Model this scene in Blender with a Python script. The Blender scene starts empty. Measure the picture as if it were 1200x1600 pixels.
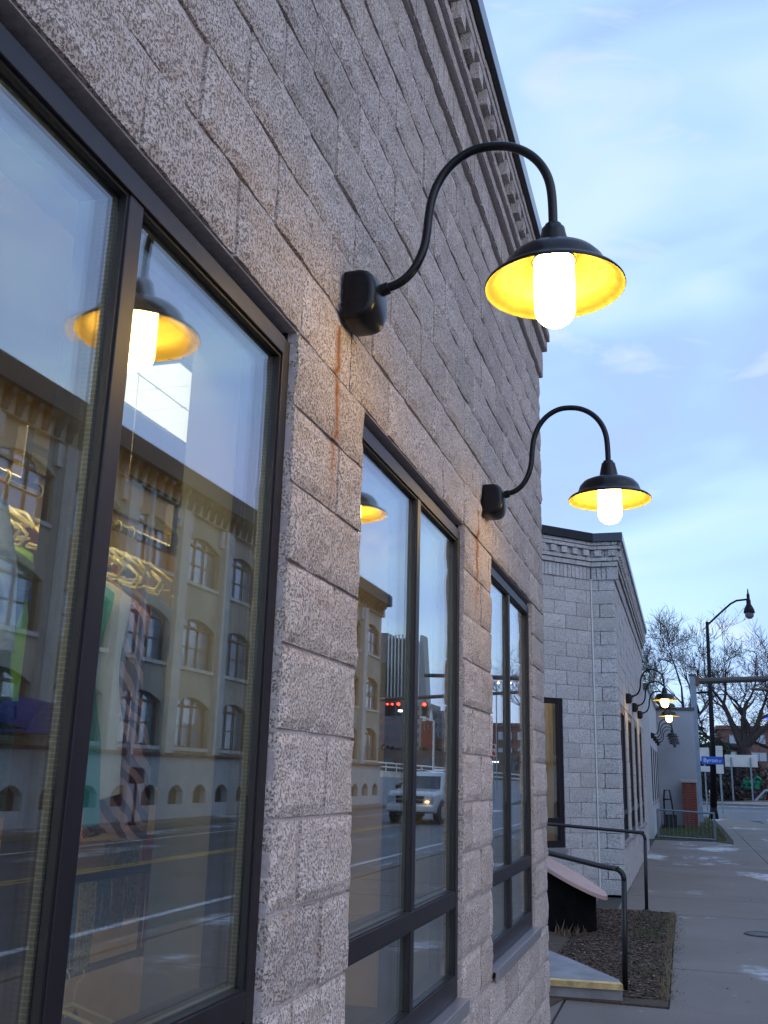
import bpy, bmesh, math, random
from mathutils import Vector, Matrix, noise as mnoise
random.seed(7)
S = bpy.context.scene
COL = S.collection
rad = math.radians

# ------------------------------------------------------------------ camera
cam_d = bpy.data.cameras.new('camera'); cam = bpy.data.objects.new('camera', cam_d); COL.objects.link(cam)
F, PITCH, YAW, ROLL = 1517.665, .2631, .2978, .0265
cy, sy = math.cos(YAW), math.sin(YAW)
fwd0 = Vector((-sy, cy, 0)); right0 = Vector((cy, sy, 0)); up0 = Vector((0, 0, 1))
fwd = math.cos(PITCH)*fwd0 + math.sin(PITCH)*up0; up = -math.sin(PITCH)*fwd0 + math.cos(PITCH)*up0
rr = math.cos(ROLL)*right0 + math.sin(ROLL)*up; uu = -math.sin(ROLL)*right0 + math.cos(ROLL)*up
M = Matrix((rr, uu, -fwd)).transposed().to_4x4(); M.translation = (0, 0, 1.55)
cam.matrix_world = M
cam_d.sensor_fit = 'HORIZONTAL'; cam_d.sensor_width = 36; cam_d.lens = F/1200*36
cam_d.clip_start = .05; cam_d.clip_end = 3000
S.camera = cam
S.render.resolution_x = 768; S.render.resolution_y = 1024

# ------------------------------------------------------------------ sky, sun, exposure (dusk)
SUN_EL, SUN_AZ = rad(28.0), rad(112)      # soft street-side sun lamp behind the camera, added to lift the wall
w = bpy.data.worlds.new("World"); S.world = w; w.use_nodes = True
nt = w.node_tree; nt.nodes.clear()
N = nt.nodes.new; LK = nt.links.new
out = N('ShaderNodeOutputWorld'); sky = N('ShaderNodeTexSky'); sky.sky_type = 'NISHITA'; sky.sun_disc = False
sky.sun_elevation = SUN_EL; sky.sun_rotation = SUN_AZ; sky.air_density = 1.0; sky.dust_density = .6; sky.ozone_density = 3
bg = N('ShaderNodeBackground'); bg.inputs[1].default_value = .1; LK(sky.outputs[0], bg.inputs[0])
tc = N('ShaderNodeTexCoord'); mp = N('ShaderNodeMapping'); mp.inputs['Scale'].default_value = (1, 1, 2.6); LK(tc.outputs['Generated'], mp.inputs[0])
mp.inputs['Rotation'].default_value = (0.25, .1, .6)
n1 = N('ShaderNodeTexNoise'); n1.inputs['Scale'].default_value = 3.2; n1.inputs['Detail'].default_value = 3.5; n1.inputs['Roughness'].default_value = .45; n1.inputs['Distortion'].default_value = .5; LK(mp.outputs[0], n1.inputs[0])
cr = N('ShaderNodeValToRGB'); e = cr.color_ramp.elements
e[0].position = .30; e[0].color = (.345, .43, .80, 1); e[1].position = .72; e[1].color = (.55, .70, .87, 1)
x = e.new(.45); x.color = (.335, .485, .86, 1)
x = e.new(.56); x.color = (.41, .60, .90, 1)
LK(n1.outputs[0], cr.inputs[0])
n2 = N('ShaderNodeTexNoise'); n2.inputs['Scale'].default_value = 7; n2.inputs['Detail'].default_value = 6; n2.inputs['Roughness'].default_value = .55; n2.inputs['Distortion'].default_value = .8; LK(mp.outputs[0], n2.inputs[0])
cr2 = N('ShaderNodeValToRGB'); e = cr2.color_ramp.elements
e[0].position = .60; e[0].color = (0, 0, 0, 1); e[1].position = .80; e[1].color = (1, 1, 1, 1); LK(n2.outputs[0], cr2.inputs[0])
mxc = N('ShaderNodeMix'); mxc.data_type = 'RGBA'; mxc.inputs['B'].default_value = (.60, .66, .84, 1)
LK(cr2.outputs[0], mxc.inputs['Factor']); LK(cr.outputs[0], mxc.inputs['A'])
bg2 = N('ShaderNodeBackground'); bg2.inputs[1].default_value = .12; LK(mxc.outputs['Result'], bg2.inputs[0])
mxs = N('ShaderNodeMixShader'); mxs.inputs[0].default_value = .93; LK(bg.outputs[0], mxs.inputs[1]); LK(bg2.outputs[0], mxs.inputs[2]); LK(mxs.outputs[0], out.inputs[0])

sun_d = bpy.data.lights.new('sun', 'SUN'); sun_d.energy = .062; sun_d.angle = rad(60); sun_d.color = (1, .90, .93)
sun = bpy.data.objects.new('sun', sun_d); COL.objects.link(sun)
sdir = Vector((math.sin(SUN_AZ)*math.cos(SUN_EL), math.cos(SUN_AZ)*math.cos(SUN_EL), math.sin(SUN_EL)))
sun.rotation_euler = sdir.to_track_quat('Z', 'Y').to_euler(); sun.location = (0, 0, 30)
S.view_settings.view_transform = 'Standard'; S.view_settings.look = 'None'; S.view_settings.gamma = 1
S.view_settings.exposure = 3.35; S.view_settings.use_curve_mapping = False
S.cycles.max_bounces = 10; S.cycles.transparent_max_bounces = 40; S.cycles.glossy_bounces = 5; S.cycles.diffuse_bounces = 3
S.cycles.use_denoising = True; S.cycles.sample_clamp_indirect = 3.0
EX = 8.0     # radiance that reads as white at this exposure is 1/EX

# ------------------------------------------------------------------ materials
def newmat(name):
    m = bpy.data.materials.new(name); m.use_nodes = True
    return m, m.node_tree.nodes, m.node_tree.links, m.node_tree.nodes['Principled BSDF']
def mat(name, col, rough=.7, metal=0, spec=.5, n_scale=0, n_amt=.25, bump=0, b_scale=40, stretch=(1, 1, 1), col2=None, emit=None, est=0, coat=0):
    m, ns, lk, b = newmat(name)
    b.inputs['Base Color'].default_value = (*col, 1); b.inputs['Roughness'].default_value = rough
    b.inputs['Metallic'].default_value = metal; b.inputs['Specular IOR Level'].default_value = spec
    if coat: b.inputs['Coat Weight'].default_value = coat
    if emit: b.inputs['Emission Color'].default_value = (*emit, 1); b.inputs['Emission Strength'].default_value = est
    g = None
    if n_scale or bump:
        g = ns.new('ShaderNodeNewGeometry'); mpp = ns.new('ShaderNodeMapping'); mpp.inputs['Scale'].default_value = stretch
        lk.new(g.outputs['Position'], mpp.inputs[0])
    if n_scale:
        n = ns.new('ShaderNodeTexNoise'); n.inputs['Scale'].default_value = n_scale; n.inputs['Detail'].default_value = 6; n.inputs['Roughness'].default_value = .6
        lk.new(mpp.outputs[0], n.inputs[0]); r = ns.new('ShaderNodeValToRGB'); r.color_ramp.elements[0].position = .3; r.color_ramp.elements[1].position = .7
        c2 = col2 or tuple(c*(1-n_amt) for c in col); c1 = col if col2 else tuple(min(1, c*(1+n_amt)) for c in col)
        r.color_ramp.elements[0].color = (*c2, 1); r.color_ramp.elements[1].color = (*c1, 1)
        lk.new(n.outputs[0], r.inputs[0]); lk.new(r.outputs[0], b.inputs['Base Color'])
    if bump:
        n = ns.new('ShaderNodeTexNoise'); n.inputs['Scale'].default_value = b_scale; n.inputs['Detail'].default_value = 5
        lk.new(mpp.outputs[0], n.inputs[0]); bp = ns.new('ShaderNodeBump'); bp.inputs['Strength'].default_value = 1; bp.inputs['Distance'].default_value = bump
        lk.new(n.outputs[0], bp.inputs['Height']); lk.new(bp.outputs[0], b.inputs['Normal'])
    return m
def emat(name, col, st):
    m = bpy.data.materials.new(name); m.use_nodes = True; ns = m.node_tree.nodes; ns.clear()
    o = ns.new('ShaderNodeOutputMaterial'); e = ns.new('ShaderNodeEmission'); e.inputs[0].default_value = (*col, 1); e.inputs[1].default_value = st
    m.node_tree.links.new(e.outputs[0], o.inputs[0]); return m
def glassmat(name, tint=(.95, .97, .96)):
    m = bpy.data.materials.new(name); m.use_nodes = True; ns = m.node_tree.nodes; lk = m.node_tree.links; ns.clear()
    o = ns.new('ShaderNodeOutputMaterial'); g = ns.new('ShaderNodeNewGeometry')
    mx = ns.new('ShaderNodeMapRange'); mx.inputs['To Min'].default_value = 2.05; mx.inputs['To Max'].default_value = 1/2.05
    lk.new(g.outputs['Backfacing'], mx.inputs['Value'])
    fr = ns.new('ShaderNodeFresnel'); lk.new(mx.outputs[0], fr.inputs[0])
    t = ns.new('ShaderNodeBsdfTransparent'); t.inputs[0].default_value = (*tint, 1)
    gl = ns.new('ShaderNodeBsdfGlossy'); gl.inputs['Roughness'].default_value = 0; gl.inputs[0].default_value = (1, 1, 1, 1)
    n = ns.new('ShaderNodeTexNoise'); n.inputs['Scale'].default_value = 1.1; n.inputs['Detail'].default_value = 1; lk.new(g.outputs['Position'], n.inputs[0])
    bp = ns.new('ShaderNodeBump'); bp.inputs['Distance'].default_value = .00035; bp.inputs['Strength'].default_value = 1; lk.new(n.outputs[0], bp.inputs['Height']); lk.new(bp.outputs[0], gl.inputs['Normal'])
    ms = ns.new('ShaderNodeMixShader'); lk.new(fr.outputs[0], ms.inputs[0]); lk.new(t.outputs[0], ms.inputs[1]); lk.new(gl.outputs[0], ms.inputs[2]); lk.new(ms.outputs[0], o.inputs[0])
    return m

def blockmat(name, base, dark, light, sc=150, bumpd=.004, stains=(), rnd=.12, macro=1.0):
    m, ns, lk, b = newmat(name); b.inputs['Roughness'].default_value = .92; b.inputs['Specular IOR Level'].default_value = .25
    g = ns.new('ShaderNodeNewGeometry'); P = g.outputs['Position']
    def noise(s, d=4, r=.6): n = ns.new('ShaderNodeTexNoise'); n.inputs['Scale'].default_value = s; n.inputs['Detail'].default_value = d; n.inputs['Roughness'].default_value = r; lk.new(P, n.inputs[0]); return n.outputs[0]
    def ramp(v, p0, p1, c0=(0, 0, 0), c1=(1, 1, 1)):
        r = ns.new('ShaderNodeValToRGB'); r.color_ramp.elements[0].position = p0; r.color_ramp.elements[1].position = p1
        r.color_ramp.elements[0].color = (*c0, 1); r.color_ramp.elements[1].color = (*c1, 1); lk.new(v, r.inputs[0]); return r.outputs[0]
    def mix(f, a, c):
        x = ns.new('ShaderNodeMix'); x.data_type = 'RGBA'
        for s, v in (('Factor', f), ('A', a), ('B', c)):
            if isinstance(v, (tuple, float, int)): x.inputs[s].default_value = (*v, 1) if isinstance(v, tuple) else v
            else: lk.new(v, x.inputs[s])
        return x.outputs['Result']
    def mth(op, a, c, clamp=False):
        x = ns.new('ShaderNodeMath'); x.operation = op; x.use_clamp = clamp
        for i, v in enumerate((a, c)):
            if isinstance(v, (float, int)): x.inputs[i].default_value = v
            else: lk.new(v, x.inputs[i])
        return x.outputs[0]
    fine = noise(sc, 5, .75); mid = noise(sc*.33, 4, .7); big = noise(7*macro, 4, .65); hue = noise(2.3*macro, 3)
    c = mix(ramp(fine, .36, .56), dark, base)
    c = mix(mth('MULTIPLY', ramp(mid, .50, .66), .55), c, light)
    v = ns.new('ShaderNodeTexVoronoi'); v.inputs['Scale'].default_value = sc*.75; v.inputs['Randomness'].default_value = 1; lk.new(P, v.inputs[0])
    pits = mth('MULTIPLY', ramp(v.outputs['Distance'], .30, .16), ramp(noise(sc*.8, 2), .50, .58))
    c = mix(mth('MULTIPLY', pits, .9), c, tuple(x*.46 for x in dark))
    c = mix(mth('MULTIPLY', ramp(big, .54, .74), .38), c, tuple(a*bb for a, bb in zip(dark, (.85, .72, .60))))
    c = mix(mth('MULTIPLY', ramp(hue, .45, .75), .30), c, tuple(a*bb for a, bb in zip(base, (.95, .86, .74))))
    oi = ns.new('ShaderNodeObjectInfo'); r = ns.new('ShaderNodeMapRange'); r.inputs['To Min'].default_value = 1-rnd; r.inputs['To Max'].default_value = 1+rnd; lk.new(oi.outputs['Random'], r.inputs[0])
    vm = ns.new('ShaderNodeVectorMath'); vm.operation = 'SCALE'; lk.new(c, vm.inputs[0]); lk.new(r.outputs[0], vm.inputs['Scale']); c = vm.outputs[0]
    if stains:
        sp = ns.new('ShaderNodeSeparateXYZ'); lk.new(P, sp.inputs[0])
        wob = mth('MULTIPLY', mth('SUBTRACT', noise(5, 3), .5), .10)
        for (sy0, z0, z1, wd) in stains:
            dy = mth('ABSOLUTE', mth('SUBTRACT', mth('ADD', sp.outputs[1], wob), sy0), 0.)
            side = mth('SUBTRACT', 1., mth('DIVIDE', dy, wd), True)
            top = mth('LESS_THAN', sp.outputs[2], z0)
            fade = mth('DIVIDE', mth('SUBTRACT', sp.outputs[2], z1), (z0-z1)*.55, True)
            k = mth('MULTIPLY', mth('MULTIPLY', mth('POWER', side, 1.6), top), fade)
            k = mth('MULTIPLY', k, ramp(mid, .15, .45))
            c = mix(mth('MULTIPLY', k, 1.15, True), c, (.36, .135, .035))
    lk.new(c, b.inputs['Base Color'])
    h = mth('ADD', mth('MULTIPLY', fine, .55), mth('ADD', mth('MULTIPLY', mid, 1.3), mth('MULTIPLY', pits, -.5)))
    bp = ns.new('ShaderNodeBump'); bp.inputs['Strength'].default_value = 1; bp.inputs['Distance'].default_value = bumpd; lk.new(h, bp.inputs['Height']); lk.new(bp.outputs[0], b.inputs['Normal'])
    return m

STAINS = ((2.447, 2.815, 2.20, .048), (4.50, 2.80, 2.22, .058))
M_block = blockmat('split_face_block', (.70, .605, .565), (.49, .405, .37), (.80, .715, .675), sc=175, bumpd=.0055, stains=STAINS)
M_block_far = blockmat('split_face_block_pale', (.64, .61, .60), (.57, .54, .53), (.67, .64, .63), sc=110, bumpd=.004, rnd=.10, macro=.5)
M_mortar = mat('mortar', (.44, .38, .38), .9, n_scale=60, n_amt=.2, bump=.001, b_scale=300)
M_mortar_far = mat('mortar_far', (.30, .285, .29), .9)
M_caulk = mat('caulk', (.72, .72, .70), .6)
M_frame = mat('bronze_frame', (.016, .011, .014), .42, metal=0, spec=.4, n_scale=14, n_amt=.25, stretch=(1, 1, .2))
M_black = mat('black_gasket', (.012, .012, .014), .5)
M_sill = mat('metal_sill', (.45, .43, .45), .35, metal=.7)
M_coping = mat('dark_coping', (.05, .052, .06), .22, metal=.6)
M_glass = glassmat('window_glass')
M_lamp = mat('black_enamel', (.006, .006, .008), .30, spec=.30, n_scale=60, n_amt=.4, bump=.0005, b_scale=90)
M_shade_in = mat('cream_enamel', (.40, .32, .085), .5, n_scale=38, col2=(.30, .21, .04))
M_jar = emat('lit_globe', (1, .64, .17), 4.2)
M_jar_off = mat('unlit_globe', (.16, .16, .17), .12)
M_tan = mat('tan_plaster', (.76, .53, .27), .85, n_scale=3, n_amt=.12)
M_white_in = mat('drywall', (.58, .56, .50), .85, n_scale=4, n_amt=.06)
M_ceil = mat('ceiling_paint', (.55, .52, .50), .9)
M_floor_in = mat('shop_floor', (.12, .10, .09), .4, n_scale=3)
M_diff = emat('light_diffuser', (1, .90, .62), .17)
M_fill = emat('warm_fill_glow', (1, .78, .42), 2.4)  # glow of the added strip over the clothes rails
M_steel = mat('brushed_steel', (.62, .60, .56), .25, metal=1)
M_hanger = mat('clear_plastic_hanger', (1.0, .86, .45), .2, spec=.9)
M_black_rail = mat('black_handrail', (.010, .009, .010), .45, n_scale=40, bump=.0008, b_scale=60)
M_white_paint = mat('white_wall', (.56, .56, .57), .8, n_scale=3, n_amt=.06)
M_grey_paint = mat('grey_painted_wall', (.36, .37, .40), .85, n_scale=.8, n_amt=.10)
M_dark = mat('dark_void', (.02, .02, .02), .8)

def spacer_mat():
    m, ns, lk, b = newmat('perforated_spacer'); b.inputs['Metallic'].default_value = .3; b.inputs['Roughness'].default_value = .4
    g = ns.new('ShaderNodeNewGeometry'); sp = ns.new('ShaderNodeSeparateXYZ'); lk.new(g.outputs['Position'], sp.inputs[0])
    a = ns.new('ShaderNodeMath'); a.operation = 'MULTIPLY'; a.inputs[1].default_value = 2*math.pi/.009; lk.new(sp.outputs[2], a.inputs[0])
    s = ns.new('ShaderNodeMath'); s.operation = 'SINE'; lk.new(a.outputs[0], s.inputs[0])
    r = ns.new('ShaderNodeValToRGB'); r.color_ramp.elements[0].position = .55; r.color_ramp.elements[0].color = (.13, .14, .12, 1); r.color_ramp.elements[1].position = .95; r.color_ramp.elements[1].color = (.22, .225, .20, 1)
    lk.new(s.outputs[0], r.inputs[0]); lk.new(r.outputs[0], b.inputs['Base Color']); return m
M_spacer = spacer_mat()

# ------------------------------------------------------------------ mesh helpers
class MB:
    def __init__(s): s.v = []; s.f = []
    def box(s, x0, x1, y0, y1, z0, z1):
        n = len(s.v); s.v += [(x, y, z) for x in (x0, x1) for y in (y0, y1) for z in (z0, z1)]
        s.f += [tuple(n+i for i in q) for q in ((0, 1, 3, 2), (4, 6, 7, 5), (0, 4, 5, 1), (2, 3, 7, 6), (0, 2, 6, 4), (1, 5, 7, 3))]; return s
    def poly(s, pts): n = len(s.v); s.v += [tuple(p) for p in pts]; s.f.append(tuple(range(n, n+len(pts)))); return s
    def prism(s, pts, axis, a, b):
        # pts 2-D outline; axis 0/1/2 = direction of extrusion
        def mk(p, t): return (t, p[0], p[1]) if axis == 0 else ((p[0], t, p[1]) if axis == 1 else (p[0], p[1], t))
        n = len(s.v); k = len(pts); s.v += [mk(p, a) for p in pts] + [mk(p, b) for p in pts]
        s.f.append(tuple(range(n, n+k))); s.f.append(tuple(range(n+2*k-1, n+k-1, -1)))
        for i in range(k): j = (i+1) % k; s.f.append((n+i, n+k+i, n+k+j, n+j))
        return s
    def tube(s, pts, r, k=8, cap=True):
        pts = [Vector(p) for p in pts]; rs = r if isinstance(r, (list, tuple)) else [r]*len(pts)
        n0 = len(s.v); prev = None
        for i, p in enumerate(pts):
            d = (pts[min(i+1, len(pts)-1)]-pts[max(i-1, 0)]).normalized()
            if prev is None:
                a = d.orthogonal().normalized()
            else:
                a = (prev - d*prev.dot(d)); a = a.normalized() if a.length > 1e-6 else d.orthogonal().normalized()
            prev = a; b = d.cross(a)
            for j in range(k): t = 2*math.pi*j/k; s.v.append(tuple(p+(a*math.cos(t)+b*math.sin(t))*rs[i]))
        for i in range(len(pts)-1):
            for j in range(k): q = n0+i*k; s.f.append((q+j, q+(j+1) % k, q+k+(j+1) % k, q+k+j))
        if cap: s.f.append(tuple(n0+j for j in range(k-1, -1, -1))); s.f.append(tuple(n0+(len(pts)-1)*k+j for j in range(k)))
        return s
    def lathe(s, prof, c=(0, 0, 0), k=32):
        n0 = len(s.v)
        for r, z in prof:
            for j in range(k): t = 2*math.pi*j/k; s.v.append((c[0]+r*math.cos(t), c[1]+r*math.sin(t), c[2]+z))
        for i in range(len(prof)-1):
            for j in range(k): q = n0+i*k; s.f.append((q+j, q+(j+1) % k, q+k+(j+1) % k, q+k+j))
        return s
    def build(s, name, m, parent=None, smooth=False, bevel=0):
        me = bpy.data.meshes.new(name); me.from_pydata(s.v, [], s.f); me.update()
        bm = bmesh.new(); bm.from_mesh(me); bmesh.ops.recalc_face_normals(bm, faces=bm.faces); bm.to_mesh(me); bm.free()
        if smooth:
            for p in me.polygons: p.use_smooth = True
        o = bpy.data.objects.new(name, me); COL.objects.link(o)
        if m: me.materials.append(m)
        if parent: o.parent = parent
        if bevel:
            b = o.modifiers.new('bevel', 'BEVEL'); b.width = bevel; b.segments = 2; b.limit_method = 'ANGLE'
        return o
def tag(o, label=None, cat=None, group=None, kind=None):
    for k, v in (('label', label), ('category', cat), ('group', group), ('kind', kind)):
        if v: o[k] = v
    return o
def thing(name, label, cat, loc=(0, 0, 0), group=None):
    o = bpy.data.objects.new(name, None); COL.objects.link(o); o.location = loc; o.empty_display_size = .1
    return tag(o, label, cat, group)
def copy_tree(o, loc=None, label=None):
    c = o.copy(); COL.objects.link(c)
    if loc is not None: c.location = loc
    if label: c['label'] = label
    for ch in list(o.children): _cc(ch, c)
    return c
def _cc(o, p):
    c = o.copy(); COL.objects.link(c); c.parent = p
    for ch in list(o.children): _cc(ch, c)
def B(name, m, parent, *b, bevel=0): return MB().box(*b).build(name, m, parent, bevel=bevel)

# ------------------------------------------------------------------ block walls
_cache = {}; ROWBUF = []
def block_mesh(L, H, nx, nz, m, var, relief, depth=.05):
    """block with split face toward +x (local), length along y 0..L, height z 0..H, face about x=0"""
    key = (round(L, 3), round(H, 3), nx, nz, m.name, var, relief)
    if key in _cache: return _cache[key]
    sd = Vector((var*13.7+L*31, var*7.1, H*17)); V = []; Fc = []
    for i in range(nx+1):
        for j in range(nz+1):
            y = L*i/nx; z = H*j/nz; p = Vector((0, y*9, z*9))+sd
            x = mnoise.noise(p)*relief + mnoise.noise(p*2.7)*relief*.7
            edge = i in (0, nx) or j in (0, nz)
            if edge: x = x*.6 - relief*(.75+.45*abs(mnoise.noise(p*2.1)))
            jy = mnoise.noise(p*2+Vector((5, 0, 0)))*.004 if 0 < i < nx else mnoise.noise(p*2.5+Vector((5, 0, 0)))*.0014
            jz = mnoise.noise(p*2+Vector((0, 5, 0)))*.004 if 0 < j < nz else mnoise.noise(p*2.5+Vector((0, 5, 0)))*.0018
            V.append((x, y+jy, z+jz))
    idx = lambda i, j: i*(nz+1)+j
    for i in range(nx):
        for j in range(nz): Fc.append((idx(i, j), idx(i+1, j), idx(i+1, j+1), idx(i, j+1)))
    ring = [idx(i, 0) for i in range(nx+1)]+[idx(nx, j) for j in range(1, nz+1)]+[idx(i, nz) for i in range(nx-1, -1, -1)]+[idx(0, j) for j in range(nz-1, 0, -1)]
    n0 = len(V)
    for k in ring: V.append((-depth, V[k][1], V[k][2]))
    for a in range(len(ring)): b = (a+1) % len(ring); Fc.append((ring[a], n0+a, n0+b, ring[b]))
    me = bpy.data.meshes.new('block'); me.from_pydata(V, [], Fc); me.materials.append(m)
    _cache[key] = me; return me
def rot_for(nrm):  # local +x -> normal, local y -> along wall (90deg ccw of normal)
    return math.atan2(nrm[1], nrm[0])
def lay_row(parent, name, m, org, nrm, y0, y1, z0, H, joints, J=.010, nx=10, nz=5, relief=.006, cuts=(), jit=.003, minw=.035):
    """blocks along the wall direction t between y0 and y1; org = world point of y=0 on the face"""
    a = rot_for(nrm); t = Vector((-math.sin(a), math.cos(a), 0))
    edges = [y0]+[j for j in joints if y0+minw < j < y1-minw]+[y1]
    for i in range(len(edges)-1):
        a0 = edges[i]+(J/2 if i else 0); a1 = edges[i+1]-(J/2 if i < len(edges)-2 else 0)
        if a1-a0 < .03: continue
        L = a1-a0; n = max(1, round(nx*L/.4))
        me = block_mesh(L, H, n, nz, m, random.randint(0, 4), relief)
        o = bpy.data.objects.new(name, me); COL.objects.link(o); ROWBUF.append(o)
        o.location = Vector(org)+t*a0+Vector((nrm[0], nrm[1], 0))*random.uniform(-jit, jit)+Vector((0, 0, z0)); o.rotation_euler = (0, 0, a)

CH = .2032; XF = -.902; NY0, NY1 = -.15, 6.86
def joints_for(row, a, b, phase=(1.36, 1.563), pitch=.4064):
    p = phase[row % 2]; k0 = math.floor((a-p)/pitch)-1; return [p+pitch*k for k in range(k0, k0+int((b-a)/pitch)+4)]
WIN = [(.656, 2.163), (2.720, 4.227), (4.877, 6.319)]; Z_HEAD, Z_SILL = 2.659, .627
# ------------------------------------------------------------------ near wing of the shop
shop = thing('storefront_building', 'near split-face block storefront wing with three tall dark framed windows', 'building', (-1.2, 3.4, 0))
def P(o, parent):
    o.parent = parent; o.matrix_parent_inverse = Matrix.Translation(-parent.location); return o
# sub-parts of a window etc. live under meshes at the origin, so only the direct children of a placed Empty need P()
def wall_core(name, m, x0, x1, parent, ya, yb, zb, zt, ops):
    mb = MB(); ys = sorted({ya, yb, *[o[0] for o in ops], *[o[1] for o in ops]})
    for a, b in zip(ys, ys[1:]):
        o = [q for q in ops if q[0] <= a+1e-6 and q[1] >= b-1e-6]
        if o: mb.box(x0, x1, a, b, zb, o[0][2]); mb.box(x0, x1, a, b, o[0][3], zt)
        else: mb.box(x0, x1, a, b, zb, zt)
    return P(mb.build(name, m), parent)
OPS = [(a, b, Z_SILL, Z_HEAD) for a, b in WIN]
wall_core('mortar_wall', M_mortar, -1.06, XF-.0135, shop, NY0, NY1-.012, -.3, 5.0, OPS)
M_drywall_dim = mat('drywall_dimmed', (.20, .19, .165), .85, n_scale=4, n_amt=.06)  # drywall darkened in colour so the reveals look less lit
wall_core('inner_wall', M_drywall_dim, -1.213, -1.062, shop, NY0, NY1-.3, 0, 3.5, OPS)
def lay(parent, name, m, org, nrm, y0, y1, z0, H, joints, **k):
    lay_row(None, name, m, org, nrm, y0, y1, z0, H, joints, **k)
    for o in list(ROWBUF): P(o, parent)
    ROWBUF.clear()
row_k = 0
for k in range(-13, 9):          # course k sits on z = Z_HEAD + k*CH
    z0 = Z_HEAD+k*CH
    if k >= 0 or z0+CH < Z_SILL+.01: segs = [(NY0, NY1)]
    else: segs = [(NY0, WIN[0][0]), (WIN[0][1], WIN[1][0]), (WIN[1][1], WIN[2][0]), (WIN[2][1], NY1)]
    for a, b in segs:
        js = joints_for(k, a, b)
        if (a, b) == (WIN[0][1], WIN[1][0]): js = [2.50] if k % 2 == 0 else ([2.335] if k < -6 else ([2.53] if k == -8 else []))
        lay(shop, 'block', M_block, (XF, 0, 0), (1, 0), a, b, z0+.005, CH-.010, js, nx=14, nz=7, relief=.0085)
# end return of the wing at the corner (faces the far end of the street)
mb = MB().box(-3.3, XF-.03, NY1-.012, NY1-.004, -.3, 5.0)
P(mb.build('end_wall', M_mortar), shop)
def cornice(parent, m, mm, xf, ya, yb, z, ext, pref, far=False):
    """corbelled head of the wall: soldier course, two string courses, dentils, top courses, coping. ext = how far the bands wrap past the ends"""
    nrm = (1, 0); J = .008
    def band(name, x, z0, z1, unit, xin=None, ph=0, relief=.003, nz=2):
        js = [ya-ext+ph+unit*i for i in range(int((yb-ya+2*ext)/unit)+2)]
        if far:
            mb = MB(); e = [ya-ext]+[j for j in js if ya < j < yb]+[yb+ext]
            for a, b in zip(e, e[1:]): mb.box(x-.12, x+random.uniform(-.003, .003), a+.003, b-.003, z0+.004, z1-.004)
            tag(P(mb.build(name, m), parent), kind='stuff')
        else: lay(parent, name, m, (x, 0, 0), nrm, ya, yb+ext, z0+.004, z1-z0-.008, js, nx=10, nz=nz, relief=relief, jit=.0015)
        P(MB().box(x-.16, x-.010, ya-ext*0, yb+ext-.008, z0-.002, z1+.002).build('bed_joint', mm), parent)
    band('soldier_brick', xf+.022, z, z+.20, .098, relief=.003)
    band('string_course_block', xf+.055, z+.21, z+.282, .4064, ph=.1)
    band('string_course_block', xf+.078, z+.288, z+.352, .4064, ph=.3)
    band('dentil_course_block', xf+.050, z+.356, z+.462, .4064, ph=.2)
    n = int((yb-ya)/.2032)
    for i in range(n+1):
        y = ya+.06+i*.2032
        if y+.10 > yb+ext: break
        if far: continue
        lay(parent, 'dentil_block', m, (xf+.112, 0, 0), nrm, y, y+.098, z+.362, .090, [], nx=12, nz=3, relief=.003)
    if far:
        mb = MB()
        for i in range(n+1): y = ya+.06+i*.2032; mb.box(xf+.05, xf+.112, y, y+.098, z+.362, z+.452)
        tag(P(mb.build('dentil_block', m), parent), kind='stuff')
    band('top_course_block', xf+.112, z+.466, z+.525, .4064, ph=.05)
    band('top_course_block', xf+.118, z+.530, z+.592, .4064, ph=.25)
    P(MB().box(xf-.30, xf+.150, ya-ext, yb+ext+.03, z+.598, z+.715).build('coping', M_coping, bevel=.006), parent)
cornice(shop, M_block, M_mortar, XF, NY0, NY1, Z_HEAD+9*CH, .05, 'n')

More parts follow.
